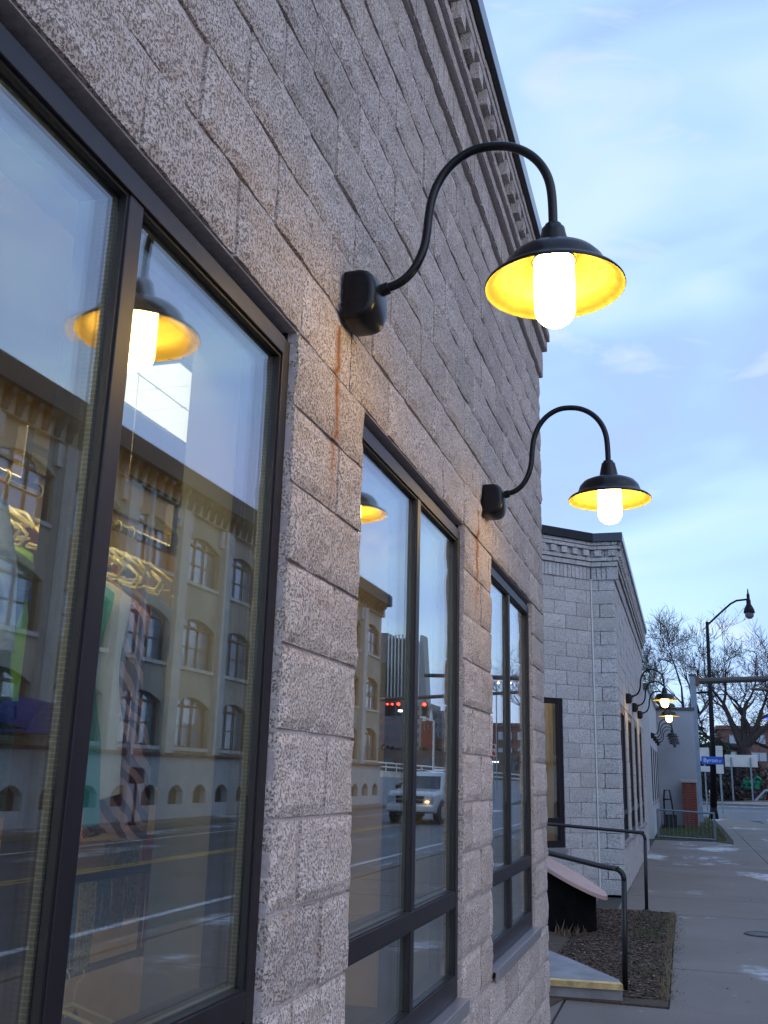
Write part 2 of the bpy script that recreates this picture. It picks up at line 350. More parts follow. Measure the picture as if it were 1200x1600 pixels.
def window(parent, a, b, mull, z0=Z_SILL, z1=Z_HEAD, xf=-.930, lower=True, detail=True):
    """frame at the origin; sub-parts: mullion, transom, sill, panes, spacers"""
    fw = .048; xb = -1.045; zs = z0+.06
    fr = MB().box(xb, xf, a+.006, a+fw, zs, z1-.032).box(xb, xf, b-fw, b-.006, zs, z1-.032).box(xb, xf+.002, a+fw, b-fw, z1-.032-fw, z1-.032).box(xb, xf+.001, a+fw, b-fw, zs, zs+.085)
    fr = P(fr.build('window', M_frame, bevel=.002), parent)
    zt0, zt1 = 1.03, 1.09; px = xf-.021
    MB().box(xb, xf-.002, mull-.024, mull+.024, zs+.085, zt0).box(xb, xf-.002, mull-.024, mull+.024, zt1, z1-.032-fw).build('mullion', M_frame, fr, bevel=.002)
    MB().box(xb, xf-.001, a+fw, b-fw, zt0, zt1).build('transom', M_frame, fr, bevel=.002)
    MB().box(-1.05, xf+.050, a-.0, b+.0, z0+.040, z0+.056).box(xf+.036, xf+.050, a, b, z0+.002, z0+.040).build('sill', M_sill, fr, bevel=.002)
    MB().box(xb, xf-.01, a, a+.006, zs, z1).box(xb, xf-.01, b-.006, b, zs, z1).box(xb, xf-.03, a, b, z1-.031, z1-.001).build('gasket_and_shade_gap', M_black, fr)  # side gaskets; black head strip paints the shade under the block edge
    for (ya, yb) in ((a+fw, mull-.024), (mull+.024, b-fw)):
        for (za, zb) in ((zs+.085, zt0), (zt1, z1-.032-fw)):
            MB().box(px-.005, px, ya+.001, yb-.001, za+.001, zb-.001).box(px-.0235, px-.0185, ya+.001, yb-.001, za+.001, zb-.001).build('pane', M_glass, fr)
            d = .009
            MB().box(px-.018, px-.0055, ya+.001, ya+d, za, zb).box(px-.018, px-.0055, yb-d, yb-.001, za, zb).box(px-.018, px-.0055, ya+d, yb-d, za+.001, za+d).box(px-.018, px-.0055, ya+d, yb-d, zb-d, zb-.001).build('spacer', M_spacer, fr)
            # black glazing seal in front of the pane
            e = .007
            MB().box(px+.001, xf-.008, ya, ya+e, za, zb).box(px+.001, xf-.006, yb-e, yb, za, zb).box(px+.001, xf-.006, ya+e, yb-e, zb-e, zb).box(px+.001, xf-.006, ya+e, yb-e, za, za+e*.6).build('seal', M_black, fr)
    return fr
for (a, b), m_ in zip(WIN, (1.405, 3.502, 5.567)): window(shop, a, b, m_)

# ------------------------------------------------------------------ inside the shop
RX = -3.25
P(B('back_wall', M_tan, None, RX-.1, RX, -.6, 6.9, 0, 3.45), shop)
P(B('ceiling', M_ceil, None, RX, -1.216, -.6, 6.55, 3.45, 3.55), shop)
P(B('side_wall', M_tan, None, RX, -1.216, 6.56, 6.66, 0, 3.45), shop)
P(B('side_wall', M_white_in, None, RX, -1.216, -.7, -.61, 0, 3.45), shop)
P(B('shop_floor', M_floor_in, None, RX, -1.216, -.6, 6.55, -.05, .1), shop)
P(B('roof', M_dark, None, -4.2, XF-.31, -.6, 6.84, 4.6, 4.7), shop)
P(B('wall_trim', M_white_in, None, RX+.001, RX+.03, -.6, 6.55, 3.05, 3.12), shop)
lt = thing('ceiling_light', 'long bright ceiling light of square diffuser tiles inside the shop, behind the large left window', 'ceiling light', (-2.49, 5.2, 3.43))
def LOCAL(o, parent): return P(o, parent)
n = 0
for i in range(2):
    for j in range(10):
        x0 = -2.76+i*.27; y0 = 3.84+j*.27
        LOCAL(MB().box(x0+.009, x0+.261, y0+.009, y0+.261, 3.425, 3.432).build('diffuser_tile', M_diff), lt)
LOCAL(MB().box(-2.775, -2.205, 3.825, 6.55, 3.434, 3.449).build('housing', M_black), lt)

fill_lt = thing('ceiling_light', 'added unseen light strip brightening the clothes rails close to the glass', 'ceiling light', (-1.6, 1.2, 3.43))  # out-of-view strip added to brighten the hanging garments
LOCAL(MB().box(-1.85, -1.45, -.4, 1.7, 3.40, 3.41).build('fill_panel', M_fill), fill_lt)
LOCAL(MB().box(-1.87, -1.43, -.42, 1.72, 3.412, 3.449).build('housing', M_white_in), fill_lt)
# clothes rail along the window
rail = thing('clothes_rail', 'round steel clothes rail hung along the inside of the left window with square end bracket', 'clothes rail', (-1.5, 2.2, 2.20))
LOCAL(MB().tube([(-1.5, .5, 2.205), (-1.5, 3.4, 2.205)], .014, 14).build('rail_tube', M_steel, smooth=True), rail)
for yb_ in (1.89, 2.62):
    br = LOCAL(MB().box(-1.515, -1.485, yb_-.014, yb_+.014, 2.21, 2.345).box(-1.515, -1.485, yb_+.014, yb_+.30, 2.30, 2.312).build('bracket', M_steel, bevel=.002), rail)
    MB().tube([(-1.52, yb_+.035, 2.245), (-1.505, yb_+.035, 2.245)], .030, 20).build('collar', M_steel, br)
hb = thing('hanging_bar', 'flat grey metal bar hung on thin rods above the clothes rail', 'hanging bar', (-1.9, 2.9, 2.5))
LOCAL(MB().box(-1.91, -1.89, 2.98, 3.42, 2.555, 2.585).build('bar', M_steel), hb)
for y in (2.99,): LOCAL(MB().tube([(-1.9, y, 2.585), (-1.9, y, 3.45)], .0012, 5).build('rod', M_steel), hb)

def cloth_mat(name, c1, c2=None, mode=None, sc=1.0):
    m, ns, lk, b = newmat(name); b.inputs['Roughness'].default_value = .85; b.inputs['Base Color'].default_value = (*c1, 1)
    if 'Sheen Weight' in b.inputs: b.inputs['Sheen Weight'].default_value = .2
    if c2:
        g = ns.new('ShaderNodeNewGeometry')
        if mode == 'stripe':
            t = ns.new('ShaderNodeTexWave'); t.inputs['Scale'].default_value = 9*sc; t.inputs['Distortion'].default_value = 2.5; t.inputs['Detail'].default_value = 1; t.bands_direction = 'Z'
        elif mode == 'zig':
            t = ns.new('ShaderNodeTexWave'); t.inputs['Scale'].default_value = 10*sc; t.inputs['Distortion'].default_value = 6; t.inputs['Detail'].default_value = 2; t.bands_direction = 'DIAGONAL'
        elif mode == 'vor':
            t = ns.new('ShaderNodeTexVoronoi'); t.feature = 'DISTANCE_TO_EDGE'; t.inputs['Scale'].default_value = 14*sc
        else:
            t = ns.new('ShaderNodeTexNoise'); t.inputs['Scale'].default_value = 14*sc; t.inputs['Distortion'].default_value = 1.5
        lk.new(g.outputs['Position'], t.inputs[0 if mode else 0]) if mode != 'vor' else lk.new(g.outputs['Position'], t.inputs['Vector'])
        r = ns.new('ShaderNodeValToRGB'); r.color_ramp.interpolation = 'CONSTANT' if mode != 'noise' else 'LINEAR'
        p = {'vor': .06, 'stripe': .5, 'zig': .5, 'noise': .4}.get(mode, .5)
        r.color_ramp.elements[0].position = 0; r.color_ramp.elements[1].position = p
        r.color_ramp.elements[0].color = (*c2, 1); r.color_ramp.elements[1].color = (*c1, 1)
        if mode == 'noise': r.color_ramp.elements[0].position = .42; r.color_ramp.elements[1].position = .55
        lk.new(t.outputs[0], r.inputs[0]); lk.new(r.outputs[0], b.inputs['Base Color'])
    return m
def garment(name, label, cat, y, m, length=.75, wid=.40, zr=2.205, thick=.035, sleeve=True, x0=-1.5, hem=1.0, seed=0, group=None):
    """a garment on a clear plastic hanger; plane of the garment across the rail (local x), thin along y"""
    rnd = random.Random(seed); t = thing(name, label, cat, (x0, y, zr), group)
    nu, nv = 22, 22; V = []; Fc = []
    top = -.085
    def halfw(v):
        w0 = .045+(wid/2-.045)*min(1, v/.13)**.8
        return w0*(1 if v < .2 else 1-.12*math.sin(min(1, (v-.2)/.5)*math.pi)+(hem-1)*(v-.2)/.8)
    ph = [rnd.uniform(0, 6) for _ in range(4)]
    for side in (1, -1):
        for j in range(nv+1):
            v = j/nv; hw = halfw(v)
            for i in range(nu+1):
                u = -1+2*i/nu; x = u*hw
                slope = abs(u)*(.085 if v < .15 else .085)
                z = top-length*v-slope*(1-v)
                d = thick*(.55+.45*min(1, v*5))*math.sqrt(max(0, 1-u*u))
                fold = (math.sin(u*9+ph[0]+v*2)*.018+math.sin(u*19+ph[1]-v*3)*.009)*min(1, v*3)
                V.append((x+math.sin(v*4+ph[2])*.008, side*d+fold, z+(.01*math.sin(u*8+ph[3]) if j == nv else 0)))
    w1 = nu+1; off = (nv+1)*w1
    for s_ in (0, 1):
        for j in range(nv):
            for i in range(nu): q = s_*off+j*w1+i; Fc.append((q, q+1, q+1+w1, q+w1))
    mb = MB(); mb.v = V; mb.f = Fc
    body = mb.build('cloth', m, t, smooth=True)
    if sleeve:
        for s_ in (-1, 1):
            MB().tube([(s_*(wid/2-.03), 0, top-.07), (s_*(wid/2+.01), .004, top-.20), (s_*(wid/2+.015), .01, top-.36)], [.05, .045, .05], 10, cap=False).build('sleeve', m, body, smooth=True)
    h = MB(); hk = [(0, 0, .014+.0)]+[(.02*math.sin(a), 0, -.004+.02*math.cos(a)) for a in [x*.35 for x in range(0, 9)]]+[(0, 0, -.05), (0, 0, -.075)]
    h.tube(hk[1:], .002, 6)
    ww = wid/2*rnd.uniform(.86, 1.0)
    h.tube([(-ww+.01, 0, top-.075), (-.09, .002, top-.018), (0, 0, top+.012), (.09, .002, top-.018), (ww-.01, 0, top-.075)], [.004, .005, .006, .005, .004], 8)
    h.tube([(-ww+.02, .002, top-.098), (0, .002, top-.092), (ww-.02, .002, top-.098)], .003, 6)
    h.tube([(-wid/2+.01, 0, top-.075), (-wid/2-.02, .0, top-.100), (-wid/2-.005, .0, top-.125), (-wid/2+.03, 0, top-.115)], .0042, 7)
    h.tube([(wid/2-.01, 0, top-.075), (wid/2+.02, .0, top-.100), (wid/2+.005, .0, top-.125), (wid/2-.03, 0, top-.115)], .0042, 7)
    h.build('hanger', M_hanger, t, smooth=True)
    return t
GARM = [
 ('shirt', 'grey and navy print blouse, nearest garment on the rail at the left picture edge', 'blouse', 1.72, cloth_mat('c1', (.28, .33, .45), (.06, .08, .14), 'noise'), .80),
 ('blouse', 'pale blue tie blouse hanging second from the left picture edge', 'blouse', 1.79, cloth_mat('c2', (.48, .56, .68), (.20, .26, .38), 'noise', .6), .62),
 ('dress', 'white and black line print dress hanging beside the pale blue blouse', 'dress', 1.86, cloth_mat('c3', (.62, .62, .62), (.03, .03, .04), 'vor'), 1.0),
 ('dress', 'dusty pink long dress on the left rail', 'dress', 1.93, cloth_mat('c4', (.42, .26, .33)), 1.06),
 ('dress', 'dark sequinned green-black dress on the left rail', 'dress', 2.0, cloth_mat('c5', (.05, .07, .07), (.10, .13, .12), 'noise', 4), 1.0),
 ('top', 'lime green top peeking between dark dresses on the left rail', 'top', 2.05, cloth_mat('c6', (.30, .55, .04)), .66),
 ('dress', 'dark maroon dress hanging last before the window mullion', 'dress', 2.13, cloth_mat('c7', (.16, .03, .05)), .7),
 ('dress', 'coral orange long dress just right of the window mullion', 'dress', 2.27, cloth_mat('c8', (.62, .25, .13)), 1.08),
 ('dress', 'teal green long dress right of the window mullion', 'dress', 2.34, cloth_mat('c9', (.03, .30, .30)), 1.02),
 ('blouse', 'cream white sleeveless blouse between the teal dresses', 'blouse', 2.42, cloth_mat('c10', (.66, .62, .55)), .94),
 ('dress', 'navy blue dress behind the cream blouse', 'dress', 2.47, cloth_mat('c11', (.03, .05, .16)), .90),
 ('dress', 'maroon and pink zigzag striped long dress', 'dress', 2.53, cloth_mat('c12', (.52, .30, .28), (.10, .02, .04), 'zig'), 1.08),
 ('dress', 'deep turquoise dress beside the zigzag striped one', 'dress', 2.61, cloth_mat('c13', (.02, .22, .22)), .98),
 ('dress', 'salmon pink straight dress near the right window jamb', 'dress', 2.69, cloth_mat('c14', (.60, .20, .17)), .96),
 ('dress', 'slate blue dress last on the rail by the window jamb', 'dress', 2.77, cloth_mat('c15', (.14, .18, .30)), .90),
]
for i, (nm, lb, ct, y, m, L) in enumerate(GARM):
    garment(nm, lb, ct, y*.867-.01, m, L*.68, wid=.34+.10*((i*37) % 10)/10, sleeve=i in (0, 1, 6), seed=i, hem=1.15 if L > .9 else 1.0, group='garments on the clothes rail').rotation_euler = (0, 0, math.sin(i*7.1)*.24)
# low display behind the glass
tb = thing('display_table', 'dark shop display table with small goods behind the left window', 'table', (-1.75, 2.8, .1))
LOCAL(B('tabletop', mat('dark_table', (.05, .02, .015), .3), None, -2.05, -1.45, 1.9, 3.7, 1.265, 1.29, bevel=.004), tb)
for x in (-2.0, -1.5):
    for y in (1.95, 3.65): LOCAL(B('leg', M_black, None, x-.02, x+.02, y-.02, y+.02, .1, 1.265), tb)
for i, (y, w_, h_, c, lb) in enumerate(((2.50, .10, .065, (.55, .50, .30), 'pale patterned gift box on the display table'), (2.66, .02, .07, (.5, .02, .03), 'narrow red box on the display table'), (2.74, .05, .07, (.45, .40, .32), 'small ornament frame on the display table'), (2.83, .03, .06, (.75, .30, .14), 'small orange box on the display table'), (2.95, .03, .07, (.70, .34, .18), 'second orange box near the column on the display table'), (2.05, .06, .16, (.80, .33, .05), 'tall orange print box at the left picture edge'))):
    t = tag(MB().box(-1.52, -1.50+.03, y-w_/2, y+w_/2, 1.291, 1.291+h_).build('gift_box', mat('giftbox%d' % i, c, .5, n_scale=90, n_amt=.5), bevel=.002), lb, 'box')
# bead fringe and folded scarves hanging off the table front
rg = random.Random(4); pal = [(.5, .36, .12), (.45, .08, .05), (.10, .16, .24), (.42, .36, .22), (.16, .2, .22), (.35, .2, .08)]
for i in range(16):
    y = 2.02+i*.072; L = rg.uniform(.10, .22); c = pal[i % 6]; mb = MB()
    for q in range(5):
        yy = y+q*.013; mb.tube([(-1.44, yy, 1.27), (-1.435+rg.uniform(-.004, .004), yy, 1.27-L*.5), (-1.438, yy+rg.uniform(-.006, .006), 1.27-L)], .0045, 5)
    tag(mb.build('necklace', mat('beads%d' % (i % 6) if i < 6 else 'beads%d_' % (i % 6), c, .25, n_scale=160, n_amt=.7)), ['mustard', 'red', 'slate blue', 'straw', 'grey blue', 'brown'][i % 6]+' bead necklace, '+['first', 'second', 'third', 'fourth', 'fifth', 'sixth', 'seventh', 'eighth', 'ninth', 'tenth', 'eleventh', 'twelfth', 'thirteenth', 'fourteenth', 'fifteenth', 'last'][i]+' from the left on the table edge', 'necklace', 'bead necklaces on the display table')
low = thing('clothes_rail', 'lower clothes rail under the display table holding patterned jackets', 'clothes rail', (-1.45, 2.3, 1.0))
LOCAL(MB().tube([(-1.46, 1.6, 1.06), (-1.46, 2.72, 1.06)], .010, 10).build('rail_tube', M_steel, smooth=True), low)
for y_ in (1.62, 2.70): LOCAL(MB().tube([(-1.46, y_, .1), (-1.46, y_, 1.06)], .010, 8).build('post', M_steel), low)
LOWG = [('jacket', 'black and white striped jacket on the lower rail', 2.42, cloth_mat('d1', (.60, .62, .66), (.01, .01, .015), 'stripe', 1.6)),
        ('blouse', 'white blouse with green leaf print on the lower rail', 2.33, cloth_mat('d2', (.62, .68, .70), (.04, .26, .14), 'noise', .8)),
        ('jacket', 'navy jacket on the lower rail', 2.49, cloth_mat('d3', (.02, .03, .12))),
        ('jacket', 'brick red jacket on the lower rail', 2.56, cloth_mat('d4', (.32, .06, .05))),
        ('jacket', 'grey brown mottled jacket on the lower rail', 2.63, cloth_mat('d5', (.22, .18, .15), (.08, .07, .08), 'noise')),
        ('shirt', 'bright green shirt on the lower rail', 2.24, cloth_mat('d6', (.05, .40, .10))),
        ('shirt', 'turquoise shirt on the lower rail at the left picture edge', 1.9, cloth_mat('d7', (.03, .25, .36)))]
for i, (nm, lb, y, m) in enumerate(LOWG): garment(nm, lb, nm, y*.867, m, .72, .42, zr=1.06, seed=50+i, x0=-1.46, group='garments on the lower rail').rotation_euler = (0, 0, math.sin(i*5)*.2)

# ------------------------------------------------------------------ gooseneck wall lamps
def arc_pts():
    # (x, z) centre line of the bent conduit, measured from the wall face and the box centre height
    raw = [(.100, .040), (.135, .046), (.165, .060), (.192, .085), (.212, .118), (.228, .160), (.236, .205), (.241, .262), (.250, .320), (.268, .372), (.298, .418), (.335, .450), (.380, .470), (.428, .474), (.478, .466), (.524, .444), (.562, .410), (.590, .366), (.606, .316), (.612, .255), (.613, .165)]
    return raw
def smooth_path(p, n=4):
    q = [p[0]]+list(p)+[p[-1]]; out_ = []
    for i in range(1, len(q)-2):
        for j in range(n):
            t = j/n; a, b, c, d = q[i-1], q[i], q[i+1], q[i+2]
            out_.append(.5*((2*b)+(c-a)*t+(2*a-5*b+4*c-d)*t*t+(-a+3*b-3*c+d)*t**3))
    return out_+[p[-1]]
def wall_lamp(y, z, xf, label, lit, k=1.0):
    t = thing('wall_lamp', label, 'wall lamp', (xf, y, z), 'gooseneck wall lamps along the storefront')
    # back box: D shaped cast body
    prof = [(0, -.083), (.056, -.083), (.076, -.077), (.092, -.062), (.102, -.036), (.105, 0), (.102, .036), (.092, .062), (.076, .077), (.056, .083), (0, .083)]
    V = MB(); sec = [(-.072, .84), (-.062, .95), (-.03, 1), (.03, 1), (.062, .95), (.072, .84)]
    n0 = 0
    for yy, s in sec: V.v += [(px*(s if px > 0 else 1), yy, pz*s) for px, pz in prof]
    kk = len(prof)
    for i in range(len(sec)-1):
        for j in range(kk): q = i*kk; V.f.append((q+j, q+(j+1) % kk, q+kk+(j+1) % kk, q+kk+j))
    V.f.append(tuple(range(kk))); V.f.append(tuple((len(sec)-1)*kk+j for j in range(kk-1, -1, -1)))
    bb = V.build('back_box', M_lamp, t, smooth=True); sd = bb.modifiers.new('bevel', 'BEVEL'); sd.width = .012; sd.segments = 4; sd.limit_method = 'ANGLE'; sd.angle_limit = rad(28)
    MB().tube([(.098, 0, .034), (.122, 0, .042)], .019, 16).build('lock_nut', M_lamp, t, bevel=.001)
    a = smooth_path([Vector((px, 0, pz)) for px, pz in arc_pts()]); MB().tube(a, .0135, 14).build('gooseneck_arm', M_lamp, t, smooth=True)
    cx, cz = .613, -.020
    MB().lathe([(0, .198), (.024, .198), (.026, .190), (.033, .185), (.035, .172), (.039, .155), (.047, .112), (.050, .104), (.050, .085)], (cx, 0, cz), 24).build('socket_cup', M_lamp, t, smooth=True)
    sh_ = MB().lathe([(.030, .104), (.070, .103), (.100, .099), (.124, .088), (.141, .068), (.149, .046), (.152, .034), (.163, .026), (.190, .012), (.197, .004), (.198, -.002), (.196, -.004)], (cx, 0, cz), 56).build('shade', M_lamp, t, smooth=True)
    MB().lathe([(.196, -.004), (.192, .000), (.184, .0065), (.178, .007), (.163, .021), (.151, .026), (.1475, .034), (.138, .064), (.121, .083), (.098, .094), (.068, .0985), (.03, .099)], (cx, 0, cz), 56).build('shade_lining', M_shade_in, sh_, smooth=True)
    g = [(.0, .095), (.0565, .094), (.0575, .02), (.0575, -.056)]+[(.0575*math.cos(a_), -.056-.056*math.sin(a_)) for a_ in [i*math.pi/2/9 for i in range(1, 9)]]+[(.0005, -.1122)]
    MB().lathe(g, (cx, 0, cz-.01), 32).build('globe', M_jar if lit else M_jar_off, t, smooth=True)
    MB().lathe([(.060, .090), (.064, .080), (.0625, .078), (.060, .085)], (cx, 0, cz), 32).build('globe_ring', M_lamp, t, smooth=True)
    return t
ZB = 2.895
wall_lamp(2.52, ZB+.02, XF+.004, 'large lit black gooseneck wall lamp nearest the camera, above the rust stained pier', True)
wall_lamp(4.665, ZB-.01, XF+.004, 'second lit black gooseneck wall lamp, between the second and third windows', True)

# ------------------------------------------------------------------ far wing of the shop (behind the corner)
FX, FY0, FY1 = -.875, 14.65, 24.5; FZ0 = -.02
far = thing('storefront_building', 'farther pale block wing beyond the entry recess, with black coping and tall glass door', 'building', (-1.5, 16, 0))
FW = [(15.02+2.11*i, 15.02+2.11*i+1.36) for i in range(4)]
# facade: the joints are still geometry but too narrow to pick apart from here
wall_core('mortar_wall', M_mortar_far, -1.15, FX-.012, far, FY0+.012, FY1, -.3, 5.0, [(a, b, .70, 2.60) for a, b in FW])
mb = MB()
for k in range(22):
    z = FZ0+.03+k*CH-.0; e = [FY0]+[j for j in joints_for(k, FY0, FY1, (FY0+.4, FY0+.2)) if FY0+.05 < j < FY1-.05]+[FY1]
    for a, b in zip(e, e[1:]):
        for s_, t_ in ((a, b),):
            segs = [(s_, t_)]
            if z+CH > .72 and z < 2.58:
                for (wa, wb) in FW:
                    ns_ = []
                    for (p, q) in segs:
                        if q <= wa or p >= wb: ns_.append((p, q))
                        else:
                            if p < wa: ns_.append((p, wa))
                            if q > wb: ns_.append((wb, q))
                    segs = ns_
            for p, q in segs:
                if q-p > .03: mb.box(FX-.03, FX+random.uniform(-.004, .004), p+.002, q-.002, z+.004, z+CH-.004)
tag(P(mb.build('block', M_block_far), far), kind='stuff')
for (a, b) in FW:
    fr = P(MB().box(-1.0, FX-.02, a, a+.05, .70, 2.60).box(-1.0, FX-.02, b-.05, b, .70, 2.60).box(-1.0, FX-.019, a+.05, b-.05, 2.55, 2.60).box(-1.0, FX-.019, a+.05, b-.05, .70, .78).build('window', M_frame), far)
    mc = (a+b)/2
    MB().box(-1.0, FX-.022, mc-.025, mc+.025, .78, 1.05).box(-1.0, FX-.022, mc-.025, mc+.025, 1.11, 2.55).build('mullion', M_frame, fr)
    MB().box(-1.0, FX-.021, a+.05, b-.05, 1.05, 1.11).build('transom', M_frame, fr)
    MB().box(FX-.08, FX-.07, a+.05, b-.05, .78, 2.55).build('pane', M_glass, fr)
    MB().box(-1.0, FX+.03, a, b, .64, .70).build('sill', M_sill, fr)
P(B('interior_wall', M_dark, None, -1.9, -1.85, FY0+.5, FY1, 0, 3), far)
P(B('interior_wall', M_white_in, None, -4.1, -3.9, 12.0, FY1, 0, 4.6), far)
P(B('roof', M_dark, None, -4.2, FX-.2, FY0+.3, FY1, 4.45, 4.55), far)
# return face towards the camera: x from -1.21 to FX
XR = -1.215
P(B('return_wall_mortar', M_mortar_far, None, XR-.05, FX-.031, FY0+.012, FY0+.20, -.3, 5.0), far)
for k in range(22):
    z = FZ0+.03+k*CH; L = FX+.0-XR
    js = [] if k % 2 == 0 else [L-.235]
    lay(far, 'block', M_block_far, (XR+.012, FY0, 0), (0, -1), 0, L-.010, z+.004, CH-.008, js, nx=6, nz=3, relief=.004)
# angled wall running back towards the near wing
AN = (math.sin(rad(45)), -math.cos(rad(45))); TT = (math.cos(rad(45)), math.sin(rad(45))); AL = 2.9
ax, ay = XR-AL*TT[0], FY0-AL*TT[1]
D0, D1 = AL-1.70, AL-.575          # door opening along the wall
def ang_box(name, m, parent, t0, t1, n0, n1, z0, z1, bevel=0):
    mb = MB()
    pts = [(ax+TT[0]*t+AN[0]*n, ay+TT[1]*t+AN[1]*n) for t, n in ((t0, n0), (t1, n0), (t1, n1), (t0, n1))]
    mb.prism(pts, 2, z0, z1); return P(mb.build(name, m, bevel=bevel), parent)
DZ0, DZ1 = .63, 2.67
ang_box('angled_wall', M_mortar_far, far, 0, D0, -.25, -.012, -.3, 5.0)
ang_box('angled_wall', M_mortar_far, far, D1, AL, -.25, -.012, -.3, 5.0)
ang_box('angled_wall', M_mortar_far, far, D0, D1, -.25, -.012, DZ1, 5.0)
ang_box('angled_wall', M_mortar_far, far, D0, D1, -.25, -.012, -.3, DZ0)
for k in range(22):
    z = FZ0+.03+k*CH
    ph = (AL-.085, AL-.285)
    segs = [(0, AL-.012)] if not (z+.02 > DZ0-.1 and z+CH-.02 < DZ1+.1) else [(0, D0), (D1, AL-.012)]
    for a, b in segs: lay(far, 'block', M_block_far, (ax, ay, 0), AN, a, b, z+.004, CH-.008, joints_for(k, a, b, ph), nx=6, nz=3, relief=.005)
P(MB().tube([(XR+.004, FY0-.012, .0), (XR+.004, FY0-.012, 4.45)], .011, 6).build('caulk_joint', M_caulk), far)
# glazed opening in the angled wall

ang_box('door_frame', M_frame, far, D1-.07, D1, -.10, -.02, DZ0, DZ1, .004)
for nm, a, b, z0, z1 in (('door_frame', D0, D1-.07, DZ1-.09, DZ1), ('door_frame', D0, D1-.07, DZ0, DZ0+.09), ('door_rail', D0, D1-.07, .95, 1.02)):
    ang_box(nm, M_frame, far, a, b, -.10, -.021, z0, z1)
ang_box('door_pane', M_glass, far, D0, D1-.07, -.06, -.052, DZ0+.09, DZ1-.09)
ang_box('door_sill', M_sill, far, D0, D1+.01, -.02, .03, DZ0-.06, DZ0-.003)
ang_box('vestibule_wall', M_tan, far, -.2, 3.4, -1.45, -1.40, 0, 3.4)
ang_box('vestibule_wall', M_tan, far, D1+.15, D1+.20, -1.39, -.27, 0, 3.4)
ang_box('vestibule_ceiling', M_ceil, far, -.2, 3.4, -1.39, -.27, 3.3, 3.4)
vl = thing('ceiling_light', 'warm light panel on the ceiling just inside the far angled glass door', 'ceiling light', (ax+.9, ay+.9, 3.28))
ang_box('diffuser_tile', M_diff, vl, .7, 2.1, -1.1, -.5, 3.27, 3.29)
# people / goods silhouettes are not readable: a coat rack with dark coats behind the door
cr_ = thing('coat_stand', 'dark coats on a stand just inside the far glass door', 'coat stand', (ax+TT[0]*1.55, ay+TT[1]*1.55, 0))
ang_box('coat', cloth_mat('coat1', (.02, .02, .05)), cr_, 1.45, 1.74, -.75, -.50, .8, 1.75, .05)
ang_box('coat', cloth_mat('coat2', (.08, .05, .22)), cr_, 1.50, 1.76, -.49, -.40, 1.15, 1.55, .03)
ang_box('shelf', M_steel, cr_, 1.4, 1.85, -.60, -.35, 1.09, 1.105)

def far_cornice_strip(parent, m, mm, org, nrm, L, z, n_den):
    """same profile as cornice() on the short faces turned to the camera, every brick built"""
    def b(name, off, z0, z1, js, nz=1): lay(parent, name, m, (org[0]+nrm[0]*off, org[1]+nrm[1]*off, 0), nrm, 0, L, z0+.004, z1-z0-.008, js, nx=4, nz=nz, relief=.002, jit=.001)
    b('soldier_brick', .022, z, z+.195, [.072*i for i in range(1, int(L/.072)+1)])
    b('string_course_block', .050, z+.20, z+.272, [.15+.4064*i for i in range(12)])
    b('string_course_block', .070, z+.278, z+.340, [.32+.4064*i for i in range(12)])
    b('dentil_course_block', .045, z+.345, z+.450, [.2+.4064*i for i in range(12)])
    for i in range(n_den):
        y = .06+i*.2032
        if y+.10 < L+.02: lay(parent, 'dentil_block', m, (org[0]+nrm[0]*.100, org[1]+nrm[1]*.100, 0), nrm, y, y+.098, z+.352, .088, [], nx=2, nz=2, relief=.002)
    b('top_course_block', .095, z+.452, z+.508, [.1+.4064*i for i in range(12)])
    b('top_course_block', .100, z+.514, z+.566, [.3+.4064*i for i in range(12)])
ZF = 4.465
far_cornice_strip(far, M_block_far, M_mortar_far, (XR+.015, FY0, 0), (0, -1), FX-XR+.05, ZF-.03, 2)
far_cornice_strip(far, M_block_far, M_mortar_far, (ax, ay, 0), AN, AL-.03, ZF-.03, 16)
cornice(far, M_block_far, M_mortar_far, FX, FY0, FY1, ZF-.03, .03, 'f', far=True)
ang_box('coping', M_coping, far, 0, AL+.03, -.3, .135, ZF+.542, ZF+.67)
P(B('coping', M_coping, None, XR+.02, FX+.15, FY0-.130, FY0-.04, ZF+.540, ZF+.668), far)
# ------------------------------------------------------------------ third wing, plain painted wall beyond
tw = thing('storefront_building', 'third lower pale wing beyond the far lit lamps, with four dark unlit gooseneck lamps', 'building', (-1.5, 33, 0))
TX, TY0, TY1 = -.93, 29.5, 38.0
TW = [(30.1+2.1*i, 30.1+2.1*i+1.35) for i in range(4)]
P(B('link_wall', M_block_far, None, -2.2, -1.6, FY1, TY0, -.3, 4.2), tw)
wall_core('facade', M_white_paint, -1.5, TX, tw, TY0, TY1, -.3, 4.1, [(a, b, .95, 2.55) for a, b in TW])
P(B('coping', M_coping, None, -1.6, TX+.05, TY0-.05, TY1, 4.1, 4.28), tw)
for a, b in TW:
    fr = P(MB().box(-1.0, TX-.01, a, a+.06, .95, 2.55).box(-1.0, TX-.01, b-.06, b, .95, 2.55).box(-1.0, TX-.009, a+.06, b-.06, 2.49, 2.55).box(-1.0, TX-.009, a+.06, b-.06, .95, 1.02).build('window', M_frame), tw)
    MB().box(-1.0, TX-.012, (a+b)/2-.03, (a+b)/2+.03, 1.02, 2.49).build('mullion', M_frame, fr)
    MB().box(TX-.06, TX-.05, a+.06, b-.06, 1.02, 2.49).build('pane', M_glass, fr)
    MB().box(TX-.2, TX+.03, a, b, .89, .948).build('sill', M_sill, fr)
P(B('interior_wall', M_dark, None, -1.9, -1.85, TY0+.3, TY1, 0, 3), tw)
gw = thing('grey_wall', 'tall flat grey wall facing the camera beyond the third wing, with dark coping', 'wall', (-.3, 38, 0))
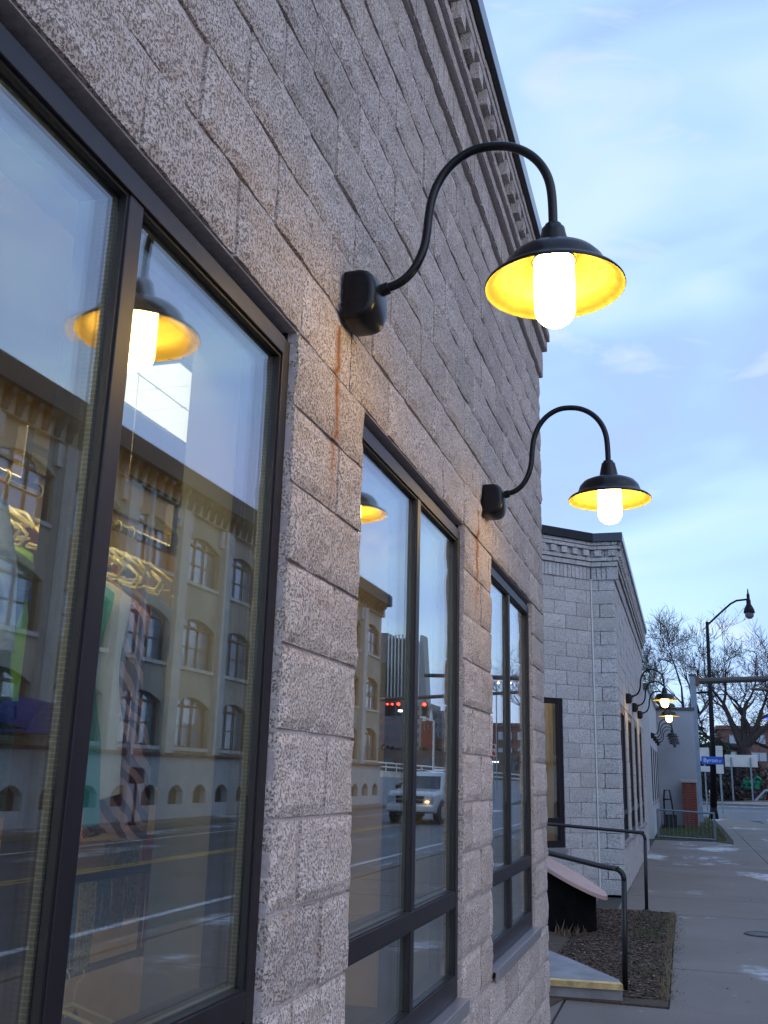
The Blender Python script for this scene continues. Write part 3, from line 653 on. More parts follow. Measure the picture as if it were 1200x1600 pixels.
P(B('wall_panel', M_grey_paint, None, -1.5, .40, 38.02, 38.4, -.3, 4.08), gw)
P(B('coping', M_coping, None, -1.5, .44, 37.98, 38.45, 4.082, 4.19), gw)

lab = ['lit gooseneck wall lamp nearest on the far wing, at the corner', 'dark unlit gooseneck wall lamp between the two lit ones on the far wing', 'lit gooseneck wall lamp third along the far wing']
for i, y in enumerate((16.68, 18.78, 20.88)): wall_lamp(y, 2.845, FX+.004, lab[i], i != 1)
lab = ['unlit gooseneck wall lamp nearest on the third wing', 'unlit gooseneck wall lamp second along the third wing', 'unlit gooseneck wall lamp third along the third wing', 'unlit gooseneck wall lamp farthest on the third wing, beside the grey wall']
for i, y in enumerate((30.9, 33.0, 35.1, 37.2)): wall_lamp(y, 2.86, TX+.004, lab[i], False)

# ------------------------------------------------------------------ ground
def concrete_mat():
    m, ns, lk, b = newmat('sidewalk_concrete'); b.inputs['Roughness'].default_value = .75
    g = ns.new('ShaderNodeNewGeometry'); P_ = g.outputs['Position']
    def noise(s, d=4, st=(1, 1, 1)):
        mp = ns.new('ShaderNodeMapping'); mp.inputs['Scale'].default_value = st; lk.new(P_, mp.inputs[0])
        n = ns.new('ShaderNodeTexNoise'); n.inputs['Scale'].default_value = s; n.inputs['Detail'].default_value = d; lk.new(mp.outputs[0], n.inputs[0]); return n.outputs[0]
    def ramp(v, p0, p1, c0, c1): r = ns.new('ShaderNodeValToRGB'); r.color_ramp.elements[0].position = p0; r.color_ramp.elements[1].position = p1; r.color_ramp.elements[0].color = (*c0, 1); r.color_ramp.elements[1].color = (*c1, 1); lk.new(v, r.inputs[0]); return r.outputs[0]
    def mix(f, a, c):
        x = ns.new('ShaderNodeMix'); x.data_type = 'RGBA'; lk.new(f, x.inputs['Factor'])
        for s, v in (('A', a), ('B', c)):
            if isinstance(v, tuple): x.inputs[s].default_value = (*v, 1)
            else: lk.new(v, x.inputs[s])
        return x.outputs['Result']
    c = ramp(noise(.8, 6), .35, .7, (.245, .195, .158), (.345, .29, .245))
    c = mix(ramp(noise(60, 3), .4, .6, (0, 0, 0), (.35, .35, .35)), c, (.14, .12, .105))
    c = mix(ramp(noise(.35, 3), .5, .68, (0, 0, 0), (.5, .5, .5)), c, (.26, .205, .135))
    vg = ns.new('ShaderNodeTexVoronoi'); vg.inputs['Scale'].default_value = 3.1; lk.new(P_, vg.inputs[0])
    c = mix(ramp(vg.outputs['Distance'], .075, .05, (0, 0, 0), (.55, .55, .55)), c, (.09, .08, .075))
    c = mix(ramp(noise(2.6, 7, (1, .6, 1)), .58, .66, (0, 0, 0), (.4, .4, .4)), c, (.15, .125, .105))
    fro = ns.new('ShaderNodeMath'); fro.operation = 'MULTIPLY'
    lk.new(ramp(noise(1.0, 5, (.55, .30, 1)), .585, .66, (0, 0, 0), (1, 1, 1)), fro.inputs[0]); lk.new(ramp(noise(9, 5), .35, .6, (.15, .15, .15), (1, 1, 1)), fro.inputs[1])
    c = mix(fro.outputs[0], c, (.62, .64, .68)); lk.new(c, b.inputs['Base Color'])
    bp = ns.new('ShaderNodeBump'); bp.inputs['Distance'].default_value = .002; lk.new(noise(120, 4), bp.inputs['Height']); lk.new(bp.outputs[0], b.inputs['Normal'])
    return m
M_conc = concrete_mat()
M_asph = mat('asphalt', (.075, .078, .085), .5, n_scale=2.0, n_amt=.35, bump=.003, b_scale=70, stretch=(1, .25, 1))
M_frost = mat('frost_and_snow', (.50, .52, .56), .8, n_scale=4, n_amt=.3)
def thin_out(m, sc, p0, p1):
    ns = m.node_tree.nodes; lk = m.node_tree.links; b = ns['Principled BSDF']; g = ns.new('ShaderNodeNewGeometry'); mp_ = ns.new('ShaderNodeMapping'); mp_.inputs['Scale'].default_value = (1, .45, 1); lk.new(g.outputs['Position'], mp_.inputs[0])
    n = ns.new('ShaderNodeTexNoise'); n.inputs['Scale'].default_value = sc; n.inputs['Detail'].default_value = 8; n.inputs['Roughness'].default_value = .7; lk.new(mp_.outputs[0], n.inputs[0]); r = ns.new('ShaderNodeMapRange'); r.inputs['From Min'].default_value = p0; r.inputs['From Max'].default_value = p1; r.clamp = True
    lk.new(n.outputs[0], r.inputs[0]); lk.new(r.outputs[0], b.inputs['Alpha'])
thin_out(M_frost, 3.2, .42, .68)
M_line = mat('worn_white_paint', (.55, .56, .58), .7, n_scale=9, n_amt=.45)
M_yel = mat('worn_yellow_paint', (.55, .36, .10), .7, n_scale=9, n_amt=.4)
M_soil = mat('mulch_soil', (.105, .068, .046), .95, n_scale=14, col2=(.05, .036, .028), bump=.02, b_scale=38)
M_grass = mat('grass_ground', (.05, .065, .022), .95, n_scale=6, col2=(.07, .055, .03), bump=.02, b_scale=40)
def struct(o): o['kind'] = 'structure'; return o
struct(MB().box(-400, 400, -60, 900, -1.6, -.13).build('ground', mat('ground_earth', (.07, .065, .05), .95, n_scale=.2)))
struct(MB().poly([(3.2, -30, -.124), (12.6, -30, -.124), (12.6, 53, -.124), (3.2, 53, -.124)]).build('road', M_asph))
struct(MB().poly([(-60, 50, -.120), (-60, 64, -.120), (-6, 82, -.120), (6, 92, .02), (14, 112, .40), (40, 170, 1.2), (60, 170, 1.2), (36, 84, -.120), (27, 50, -.120)]).build('side_street', M_asph))
# sidewalk slabs laid one by one (expansion joints recessed)
sw = struct(MB().poly([(-1.2, -6, -.02), (3.0, -6, -.02), (3.0, 41, -.02), (2.2, 47, -.02), (1.2, 49.4, -.02), (-.5, 51, -.02), (-1.2, 51, -.02)]).build('sidewalk', mat('joint_dirt', (.05, .045, .04), .95)))


ys = [-6, -4.2, -2.4, -.6, 1.3, 3.1, 5.0, 7.80, 9.42, 11.20, 13.12, 14.9, 16.7, 18.5, 20.3, 22.1, 23.9, 25.7, 27.5, 29.3, 31.1, 32.9, 34.7, 36.5, 38.3, 40.1]
for i, (a, b) in enumerate(zip(ys, ys[1:])):
    for (x0, x1) in ((-.20, 1.50), (1.50, 2.98)):
        if b < 7.85: x0 = -.92 if x0 < 0 else x0
        elif 13 < a < 29 and x0 < 0: x0 = -.90
        elif a > 29 and x0 < 0: x0 = 1.17
        g = .006
        me = MB().box(x0+g, x1-g, a+g, b-g, -.06, random.uniform(-.003, .003)).build('paving_slab', M_conc, sw, bevel=.006)
MB().box(-3.2, -.93, 6.88, 7.79, -.06, .0).build('paving_slab', M_conc, sw)
MB().prism([(1.18, 40.11), (2.98, 40.11), (2.9, 43), (2.2, 47), (1.2, 49.3), (1.0, 46)], 2, -.06, .0).build('paving_slab', M_conc, sw)
MB().prism([(3.0, -6), (3.2, -6), (3.2, 41), (2.4, 47.1), (1.3, 49.8), (-.5, 51.3), (-1.2, 51.3), (-1.2, 51), (-.5, 51), (1.2, 49.4), (2.2, 47), (3.0, 41)], 2, -.13, .002).build('kerb', M_conc, sw)
# frost strips on the walk and along the kerb
rg = random.Random(3)
def frost(cx, cy, lx, ly, z=.006, name='frost_patch'):
    pts = [(cx+lx*math.cos(t)*rg.uniform(.7, 1.1), cy+ly*math.sin(t)*rg.uniform(.6, 1.1), z) for t in [i*math.pi/9 for i in range(18)]]
    tag(MB().poly(pts).build(name, M_frost), kind='stuff')
for a in ((.35, 22.6, .55, .9), (.75, 21.6, .35, .3), (-.10, 27.3, .40, .8), (.15, 24.6, .12, .25), (.62, 30.0-1.5, .1, .3), (2.3, 31, .4, 1.2), (-.12, 13.45, .10, .12), (.42, 10.5, .05, .07), (2.5, 27, .25, 1.4)): frost(*a)
for a in ((3.5, 10, .14, 4), (3.6, 24, .18, 7), (3.6, 38, .25, 5)): frost(*a, z=-.118)
for i in range(7): frost(6+i*1.1, 55+rg.uniform(-1, 1)+i*.9, 1.4, .5, z=-.112)
for a in ((5.5, 33, 1.4, .35), (6.5, 36.5, 1.6, .3), (5.2, 40, 1.3, .4), (7.5, 43, 1.6, .3), (5.5, 46, 1.2, .4), (9.5, 18, .5, 3), (11.7, 30, .5, 9), (11.9, 12, .5, 6), (6, 26, .3, 3)): frost(*a, z=-.117)
for y0, y1, z0, z1 in ((61.5, 62.6, 0, 0), (72, 75, 0, 0)):
    pts = [(-40, y0-8, -.112), (-6, y0, -.112), (30, y0+16, -.112), (30, y0+16+(y1-y0)*1.6, -.112), (-6, y1, -.112), (-40, y1-8, -.112)]
    struct(MB().poly(pts).build('frosted_lane', M_frost))
# road markings
mk = lambda n, m, *b: struct(MB().poly([(b[0], b[2], b[4]), (b[1], b[2], b[4]), (b[1], b[3], b[4]), (b[0], b[3], b[4])]).build(n, m))
for nm, m, x0, x1 in (('white_edge_line', M_line, 4.05, 4.17), ('yellow_centre_line', M_yel, 7.42, 7.52), ('yellow_centre_line', M_yel, 7.62, 7.72), ('white_lane_line', M_line, 10.5, 10.62)):
    mk(nm, m, x0, x1, -10, 49, -.1195)
for i in range(5): mk('crosswalk_bar', M_line, 3.6+i*1.7, 4.2+i*1.7, 49.3, 52, -.1155)
# manhole
mh = thing('manhole_cover', 'round iron manhole cover in the sidewalk by the right picture edge', 'manhole cover', (.70, 11.85, .004))
MB().lathe([(0, 0), (.13, 0), (.14, .004), (.15, .004), (.155, -.01)], (0, 0, .002), 32).build('lid', mat('cast_iron', (.05, .045, .045), .5, metal=.5, bump=.003, b_scale=90), mh)
MB().lathe([(.157, -.01), (.160, .006), (.185, .006), (.19, -.01)], (0, 0, 0), 32).build('ring', bpy.data.materials['cast_iron'], mh)

# planting bed in the recess
bed = struct(MB().prism([(-3.2, 6.9), (-1.1, 7.0), (-.93, 7.795), (-.50, 7.795), (-.20, 7.795), (-.215, 13.15), (-1.15, 13.25), (-3.2, 12.2)], 2, -.1, .012).build('planting_bed', M_soil))
rg = random.Random(11)
def scatter(name, m, n, fx, fy, zf, smin, smax, kind, up=False):
    mb = MB()
    for _ in range(n):
        x, y = fx(), fy(); s = rg.uniform(smin, smax); a = rg.uniform(0, 6.28); z = zf
        if up:
            h = s*rg.uniform(.8, 2); dx, dy = math.cos(a)*s*.16, math.sin(a)*s*.16; lx, ly = rg.uniform(-.5, .5)*h, rg.uniform(-.5, .5)*h
            mb.poly([(x-dx, y-dy, z), (x+dx, y+dy, z), (x+lx, y+ly, z+h)])
        else:
            t = rg.uniform(-.4, .4); c, s_ = math.cos(a)*s, math.sin(a)*s
            mb.poly([(x-c, y-s_, z+.002), (x+s_*.5, y-c*.5, z+.004+abs(t)*s), (x+c, y+s_, z+.003), (x-s_*.5, y+c*.5, z+.004+abs(t)*s*.6)])
    return tag(mb.build(name, m), kind=kind)
U = rg.uniform
M_leaf = mat('dead_leaves', (.24, .15, .085), .8, n_scale=30, col2=(.10, .065, .04))
M_leaf2 = mat('pale_litter', (.36, .29, .22), .8, n_scale=30, n_amt=.3)
M_chip = mat('bark_mulch', (.080, .048, .032), .95, n_scale=30, n_amt=.5)
bx_ = lambda: U(-1.2, -.22); by_ = lambda: U(8.0, 13.1)
scatter('bark_mulch', M_chip, 7000, bx_, by_, .012, .008, .028, 'stuff')
scatter('dead_leaves', M_leaf, 900, bx_, by_, .018, .010, .026, 'stuff')
scatter('spilled_mulch', M_chip, 260, lambda: -.19+abs(rg.gauss(0, .05)), by_, .004, .004, .013, 'stuff')
scatter('walk_grit', M_leaf2, 160, lambda: U(-.2, 1.4), lambda: U(7.8, 20), .004, .003, .009, 'stuff')
scatter('walk_leaves', M_leaf, 60, lambda: U(-.2, 1.6), lambda: U(7.8, 26), .004, .008, .022, 'stuff')
scatter('leaf_litter', M_leaf2, 330, bx_, by_, .022, .006, .018, 'stuff')
scatter('bed_grass', mat('winter_grass', (.085, .10, .035), .8, n_scale=20, n_amt=.4), 220, lambda: rg.choice((-.42, -.36, -.55))+rg.gauss(0, .06), lambda: rg.choice((11.0, 11.3, 9.0, 12.3))+rg.gauss(0, .16), .012, .02, .05, 'stuff', up=True)
scatter('dry_grass', mat('dry_grass', (.20, .16, .09), .9), 900, lambda: -.235+rg.gauss(0, .025), by_, .010, .015, .035, 'stuff', up=True)
scatter('dry_grass', mat('dry_grass2', (.13, .085, .05), .9), 60, lambda: U(-1.42, -1.0), lambda: U(10.65, 10.9), .010, .03, .08, 'stuff', up=True)
# grass strip beyond the fence
struct(MB().prism([(-.92, 28.9), (.70, 29.2), (1.12, 28.2), (1.16, 36), (.98, 44), (.98, 46), (.2, 49), (-.92, 50)], 2, -.1, .012).build('grass_bed', M_grass))
scatter('lawn_grass', mat('lawn_blades', (.075, .10, .03), .8, n_scale=4, n_amt=.5), 9000, lambda: U(-.9, 1.0), lambda: U(29.3, 46), .012, .02, .05, 'stuff', up=True)
scatter('mulch_edge', M_leaf, 900, lambda: U(.55, 1.12), lambda: U(28.8, 44), .014, .015, .05, 'stuff')

# entry step with yellow nosing
st = thing('entry_step', 'concrete entry step with worn yellow painted nosing at the near corner', 'step', (-.9, 8, 0))
SX = [(-3.2, 7.0), (-.95, 7.30), (-.505, 7.80), (-.56, 8.03), (-1.0, 8.75), (-1.6, 9.6), (-3.2, 10.4)]
M_step = mat('step_concrete', (.23, .225, .235), .8, n_scale=5, n_amt=.25, bump=.002, b_scale=90)
P(MB().prism([(-3.2, 7.60), (-.515, 7.87), (-.55, 8.05), (-1.0, 8.8), (-1.6, 9.7), (-3.2, 10.4)], 2, -.1, .118).build('step_body', M_step), st)
P(MB().prism([(-3.2, 7.575), (-.51, 7.845), (-.53, 7.92), (-3.2, 7.65)], 2, .119, .124).build('yellow_nosing', mat('yellow_nosing_paint', (.58, .42, .17), .7, n_scale=14, n_amt=.3)), st)
P(MB().prism([(-3.2, 7.571), (-.508, 7.841), (-.508, 7.8445), (-3.2, 7.5745)], 2, .085, .124).build('yellow_edge', mat('yellow_nosing_paint2', (.50, .36, .15), .7, n_scale=14, n_amt=.4)), st)

# handrails
def handrail(name, label, pts, r=.021):
    t = thing(name, label, 'handrail', pts[-1])
    out_ = []
    for i, p in enumerate(pts):
        p = Vector(p)
        if 0 < i < len(pts)-1:
            a, b = Vector(pts[i-1]), Vector(pts[i+1]); R = .085
            d1 = (a-p).normalized()*R; d2 = (b-p).normalized()*R
            for q in range(7):
                u = q/6; out_.append((p+d1)*(1-u)**2+p*2*u*(1-u)+(p+d2)*u*u)
        else: out_.append(p)
    k = len(out_)-1
    P(MB().tube(out_[:k], r, 14).build('rail', M_black_rail, smooth=True), t)
    P(MB().tube([out_[k-1], out_[k]], r*1.02, 14).build('post', M_black_rail, smooth=True), t)
    P(MB().lathe([(r*1.0, .012), (r*1.9, .010), (r*2.0, 0)], (pts[-1][0], pts[-1][1], pts[-1][2]), 16).build('base_flange', M_black_rail), t)
    return t
handrail('handrail', 'near black pipe handrail in front of the slanted round pedestal', [(-2.4, 7.95, 1.26), (-1.05, 8.16, .975), (-.62, 8.25, .882), (-.497, 8.25, .878), (-.52, 8.25, .0)])
handrail('handrail', 'far black pipe handrail before the angled block wall', [(-2.9, 12.6, 1.02), (-1.7, 13.15, .98), (-.62, 13.32, .915), (-.527, 13.32, .912), (-.545, 13.32, .0)])
# slanted pedestal
pd = thing('pedestal', 'dark cylinder pedestal with slanted pink stone disc on top in the planting bed', 'pedestal', (-1.30, 11.2, 0))
k = 40; mb = MB(); cx, cyy, R = -1.30, 11.22, .325
slz = lambda x, y: .54-(x-cx)*.50
mb.v = [(cx+R*math.cos(2*math.pi*i/k), cyy+R*math.sin(2*math.pi*i/k), 0) for i in range(k)]+[(cx+R*math.cos(2*math.pi*i/k), cyy+R*math.sin(2*math.pi*i/k), slz(cx+R*math.cos(2*math.pi*i/k), 0)) for i in range(k)]
for i in range(k): j = (i+1) % k; mb.f.append((i, j, k+j, k+i))
P(mb.build('drum', mat('charcoal_drum', (.005, .005, .005), .95, spec=.1, n_scale=9, n_amt=.4, bump=.004, b_scale=30)), pd)
mb = MB(); R2 = .445; T_ = .045
mb.v = [(cx+R2*math.cos(2*math.pi*i/k), cyy+R2*math.sin(2*math.pi*i/k), slz(cx+R2*math.cos(2*math.pi*i/k), 0)+h_) for h_ in (0.002, T_) for i in range(k)]
for i in range(k): j = (i+1) % k; mb.f.append((i, j, k+j, k+i))
mb.f += [tuple(range(k-1, -1, -1)), tuple(range(k, 2*k))]
P(mb.build('stone_disc', mat('pink_stone', (.50, .32, .27), .55, n_scale=7, col2=(.38, .25, .22)), bevel=.004), pd)


# ------------------------------------------------------------------ warehouse across the street (seen in the glass)
def brick_mat(name, c1, c2, cm, sc=1.0, axis='yz', rough=.9):
    m, ns, lk, b = newmat(name); b.inputs['Roughness'].default_value = rough
    g = ns.new('ShaderNodeNewGeometry'); sp = ns.new('ShaderNodeSeparateXYZ'); cb = ns.new('ShaderNodeCombineXYZ'); lk.new(g.outputs['Position'], sp.inputs[0])
    i, j = {'yz': (1, 2), 'xz': (0, 2)}[axis]; lk.new(sp.outputs[i], cb.inputs[0]); lk.new(sp.outputs[j], cb.inputs[1])
    t = ns.new('ShaderNodeTexBrick'); t.inputs['Scale'].default_value = sc; t.inputs['Color1'].default_value = (*c1, 1); t.inputs['Color2'].default_value = (*c2, 1); t.inputs['Mortar'].default_value = (*cm, 1)
    t.inputs['Brick Width'].default_value = .21; t.inputs['Row Height'].default_value = .075; t.inputs['Mortar Size'].default_value = .008
    lk.new(cb.outputs[0], t.inputs[0])
    n = ns.new('ShaderNodeTexNoise'); n.inputs['Scale'].default_value = .7; n.inputs['Detail'].default_value = 6; lk.new(g.outputs['Position'], n.inputs[0])
    r = ns.new('ShaderNodeMapRange'); r.inputs['From Min'].default_value = .3; r.inputs['From Max'].default_value = .7; r.inputs['To Min'].default_value = .75; r.inputs['To Max'].default_value = 1.15; lk.new(n.outputs[0], r.inputs[0])
    v = ns.new('ShaderNodeVectorMath'); v.operation = 'SCALE'; lk.new(t.outputs[0], v.inputs[0]); lk.new(r.outputs[0], v.inputs['Scale']); lk.new(v.outputs[0], b.inputs['Base Color']); return m
M_wh = brick_mat('painted_tan_brick', (.40, .36, .29), (.37, .33, .27), (.33, .30, .24))
M_whp = mat('painted_pilaster', (.48, .46, .42), .85, n_scale=2, n_amt=.15)
M_whb = mat('grey_stone_base', (.42, .42, .42), .85, n_scale=2, n_amt=.12)
M_eave = mat('dark_slate_eave', (.035, .034, .04), .7, n_scale=4, n_amt=.3)
M_corb = mat('dark_corbel', (.05, .045, .045), .8)
M_red = mat('red_brown_ledge', (.12, .05, .045), .8)
M_wglass = mat('sky_pale_window_glass', (.30, .34, .40), .10, spec=1.0, metal=.55)  # pale base colour puts reflected sky into the panes
M_wfr = mat('rusty_window_frame', (.14, .085, .06), .7)
wh = thing('warehouse', 'tan brick warehouse with arched windows and dark corbelled eave, reflected in the shop windows', 'building', (17, 30, 0))
WX = 14.0; bay = 3.34; yb0 = 31.87-bay*9; nb = 15
P(B('roof', M_eave, None, WX+.5, WX+14, yb0, 51.9, 10.9, 11.3), wh)
P(B('wall', M_wh, None, WX+.21, WX+14, yb0, 51.9, -.2, 10.9), wh)
base_ = MB(); wl = MB(); pil = MB()
def arch(y0, y1, z0, zs, rise, n=10):
    """outline of an arched opening, spring at zs"""
    c = [(y0, z0)]; 
    for i in range(n+1): u = i/n; c.append((y0+(y1-y0)*u, zs+rise*math.sin(math.pi*u)**.8 if 0 < u < 1 else zs))
    c.append((y1, z0)); return c
def wall_with_arch(mb, ya, yb, za, zb, y0, y1, z0, zs, rise, x0, x1, n=10):
    A = arch(y0, y1, z0, zs, rise, n)
    mb.box(x0, x1, ya, y0, za, zb); mb.box(x0, x1, y1, yb, za, zb); mb.box(x0, x1, y0, y1, za, z0)
    top = A[1:-1]
    for (a, b) in zip(top, top[1:]):
        mb.prism([(a[0], a[1]), (b[0], b[1]), (b[0], zb), (a[0], zb)], 0, x0, x1)
FL = [(2.02, 4.75, 2.22, 3.55), (4.75, 7.45, 4.85, 6.20), (7.45, 10.3, 7.75, 9.05)]
for k in range(nb):
    y = yb0+k*bay
    yc = y+bay/2
    for (za, zb, z0, zs) in FL:
        wall_with_arch(wl, y, y+bay, za, zb, yc-1.30, yc+1.30, z0, zs, .32, WX, WX+.20)
        win_ = P(MB().box(WX+.13, WX+.17, yc-1.30, yc+1.30, z0, z0+.06).box(WX+.13, WX+.17, yc-1.30, yc-1.17, z0, zs+.05).box(WX+.13, WX+.17, yc+1.17, yc+1.30, z0, zs+.05).box(WX+.13, WX+.17, yc-.36, yc-.32, z0, zs+.26).box(WX+.13, WX+.17, yc+.32, yc+.36, z0, zs+.26).box(WX+.14, WX+.16, yc-1.2, yc+1.2, (z0+zs)/2, (z0+zs)/2+.035).box(WX+.12, WX+.18, yc-1.30, yc+1.30, zs-.02, zs+.06).build('window', M_wfr), wh)
        tag(MB().box(WX+.185, WX+.195, yc-1.30, yc+1.30, z0, zs+.32).build('pane', M_wglass, win_))
        MB().box(WX-.08, WX+.2, yc-1.3, yc+1.3, z0-.12, z0-.0).build('sill', M_whp, win_)
    for d in (-.84, .84):
        wall_with_arch(base_, yc+d-bay/4, yc+d+bay/4, -.2, 1.92, yc+d-.48, yc+d+.48, .42, .80, .24, WX-.12, WX+.20, 8)
        P(MB().box(WX+.12, WX+.16, yc+d-.5, yc+d+.5, .40, 1.1).build('basement_window', M_corb), wh)
    P(MB().box(WX-.22, WX, y-.28, y+.28, 1.93, 10.0).box(WX-.14, WX, y-.55, y+.55, 9.35, 10.0).build('pilaster', M_whp), wh)
P(wl.build('front_wall', M_wh), wh); P(base_.build('base_wall', M_whb), wh)
P(B('ledge', M_red, None, WX-.26, WX+.1, yb0, 51.95, 1.925, 2.015), wh)
P(B('frieze', M_wh, None, WX-.20, WX+.3, yb0, 51.95, 10.02, 10.62), wh)
for i in range(int((51.9-yb0)/.54)):
    y = yb0+.2+i*.54
    P(MB().prism([(WX-.20, 10.60), (WX-.52, 10.60), (WX-.48, 10.42), (WX-.34, 10.32), (WX-.26, 10.05), (WX-.20, 10.05)], 1, y, y+.20).build('corbel', M_corb), wh)
P(MB().prism([(WX-.62, 10.62), (WX+.4, 10.62), (WX+.4, 11.40), (WX-.50, 11.30), (WX-.62, 11.2)], 1, yb0, 51.97).build('eave', M_eave), wh)
P(B('downpipe', M_whb, None, WX-.36, WX-.24, 26.0, 26.12, 0, 10.0), wh)
# blue arched awning
aw = MB(); n = 10
for i in range(n):
    a0, a1 = math.pi*i/n, math.pi*(i+1)/n
    aw.poly([(WX-1.1, 21.2-1.1*math.cos(a0), 2.35+.65*math.sin(a0)), (WX-1.1, 21.2-1.1*math.cos(a1), 2.35+.65*math.sin(a1)), (WX-.05, 21.2-1.1*math.cos(a1), 2.55+.65*math.sin(a1)), (WX-.05, 21.2-1.1*math.cos(a0), 2.55+.65*math.sin(a0))])
aw.poly([(WX-1.1, 21.2-1.1*math.cos(math.pi*i/n), 2.35+.65*math.sin(math.pi*i/n)) for i in range(n+1)]).box(WX-1.1, WX-.05, 20.1, 22.3, 2.28, 2.35)
P(aw.build('awning', mat('blue_awning', (.01, .03, .22), .6)), wh)
# opposite sidewalk
ow = struct(MB().box(12.6, 14.0, -30, 52, -.2, .0).build('far_sidewalk', M_conc))
# parking meter / post
pm = thing('parking_meter', 'black parking meter post on the opposite kerb, reflected behind the dresses', 'parking meter', (12.9, 25.2, 0))
P(MB().tube([(12.9, 25.2, 0), (12.9, 25.2, 1.1)], .045, 8).tube([(12.9, 25.2, 0), (12.9, 25.2, .06)], .2, 10).build('post', M_black), pm)
P(MB().box(12.75, 13.05, 25.0, 25.4, 1.1, 1.55).build('meter_head', M_black, bevel=.05), pm)

# ------------------------------------------------------------------ lettering helper
def text_mesh(name, txt, size, m, parent, loc, rot, extr=.002):
    cu = bpy.data.curves.new(name, 'FONT'); cu.body = txt; cu.size = size; cu.extrude = extr; cu.align_x = 'CENTER'; cu.align_y = 'CENTER'
    tmp = bpy.data.objects.new(name, cu); COL.objects.link(tmp)
    dg = bpy.context.evaluated_depsgraph_get(); me = bpy.data.meshes.new_from_object(tmp.evaluated_get(dg)); bpy.data.objects.remove(tmp)
    me.name = name; me.materials.clear(); me.materials.append(m)
    o = bpy.data.objects.new(name, me); COL.objects.link(o); o.location = loc; o.rotation_euler = rot; o.parent = parent; o.matrix_parent_inverse = Matrix.Translation(-parent.location) if parent else Matrix(); return o
M_txt = mat('sign_black', (.02, .02, .02), .6); M_wtxt = mat('sign_white', (.75, .78, .82), .5)
M_signw = mat('sign_back_white', (.62, .60, .56), .6, n_scale=3, n_amt=.1); M_pole = mat('galvanised', (.20, .25, .29), .45, metal=.4)
# kerb-side sign seen reversed in the glass, half cut off by the jamb
ks = thing('parking_sign', 'white upright parking sign with black letters and arrow, reflected beside the first window jamb', 'sign', (11.2, 29.6, 0))
P(MB().tube([(12.8, 33.2, 0), (12.8, 33.2, 3.0)], .03, 8).build('post', M_pole), ks)
P(MB().box(12.52, 13.1, 33.13, 33.16, 2.15, 3.15).build('sign_panel', M_signw, bevel=.01), ks)
for z, t_ in ((2.95, 'P'), (2.75, 'A T'), (2.53, 'E'), (2.30, '\u2198')): text_mesh('lettering', t_, .24, M_txt, ks, (12.81, 33.125, z), (rad(90), 0, 0))

# ------------------------------------------------------------------ vehicles
M_wpaint = mat('white_car_paint', (.68, .69, .70), .25, coat=.6, n_scale=2, n_amt=.06)
M_cglass = mat('car_glass', (.02, .025, .03), .08, spec=.8)
M_tyre = mat('tyre', (.015, .015, .015), .9); M_rim = mat('alloy_rim', (.35, .35, .36), .35, metal=.8)
M_red_l = emat('lit_tail_lamp', (1, .06, .05), 3.0/EX*1.6); M_amb = emat('lit_amber_lamp', (1, .55, .20), 7/EX)
M_chrome = mat('chrome', (.7, .7, .7), .15, metal=1); M_head = mat('headlamp_glass', (.45, .5, .55), .1, spec=.9)
def shell(name, m, parent, st, bevel=.03):
    """st = list of stations (x, halfwidth_low, halfwidth_high, z_low, z_mid, z_high)"""
    mb = MB()
    for (x, wl_, wh_, z0, z1, z2) in st:
        mb.v += [(x, -wl_*.93, z0), (x, -wl_, (z0+z1)/2), (x, -wl_, z1), (x, -wh_, z2), (x, wh_, z2), (x, wl_, z1), (x, wl_, (z0+z1)/2), (x, wl_*.93, z0)]
    k = 8
    for i in range(len(st)-1):
        for j in range(k): q = i*k; mb.f.append((q+j, q+(j+1) % k, q+k+(j+1) % k, q+k+j))
    mb.f.append(tuple(range(k))); mb.f.append(tuple((len(st)-1)*k+j for j in range(k-1, -1, -1)))
    return mb.build(name, m, parent, bevel=bevel)
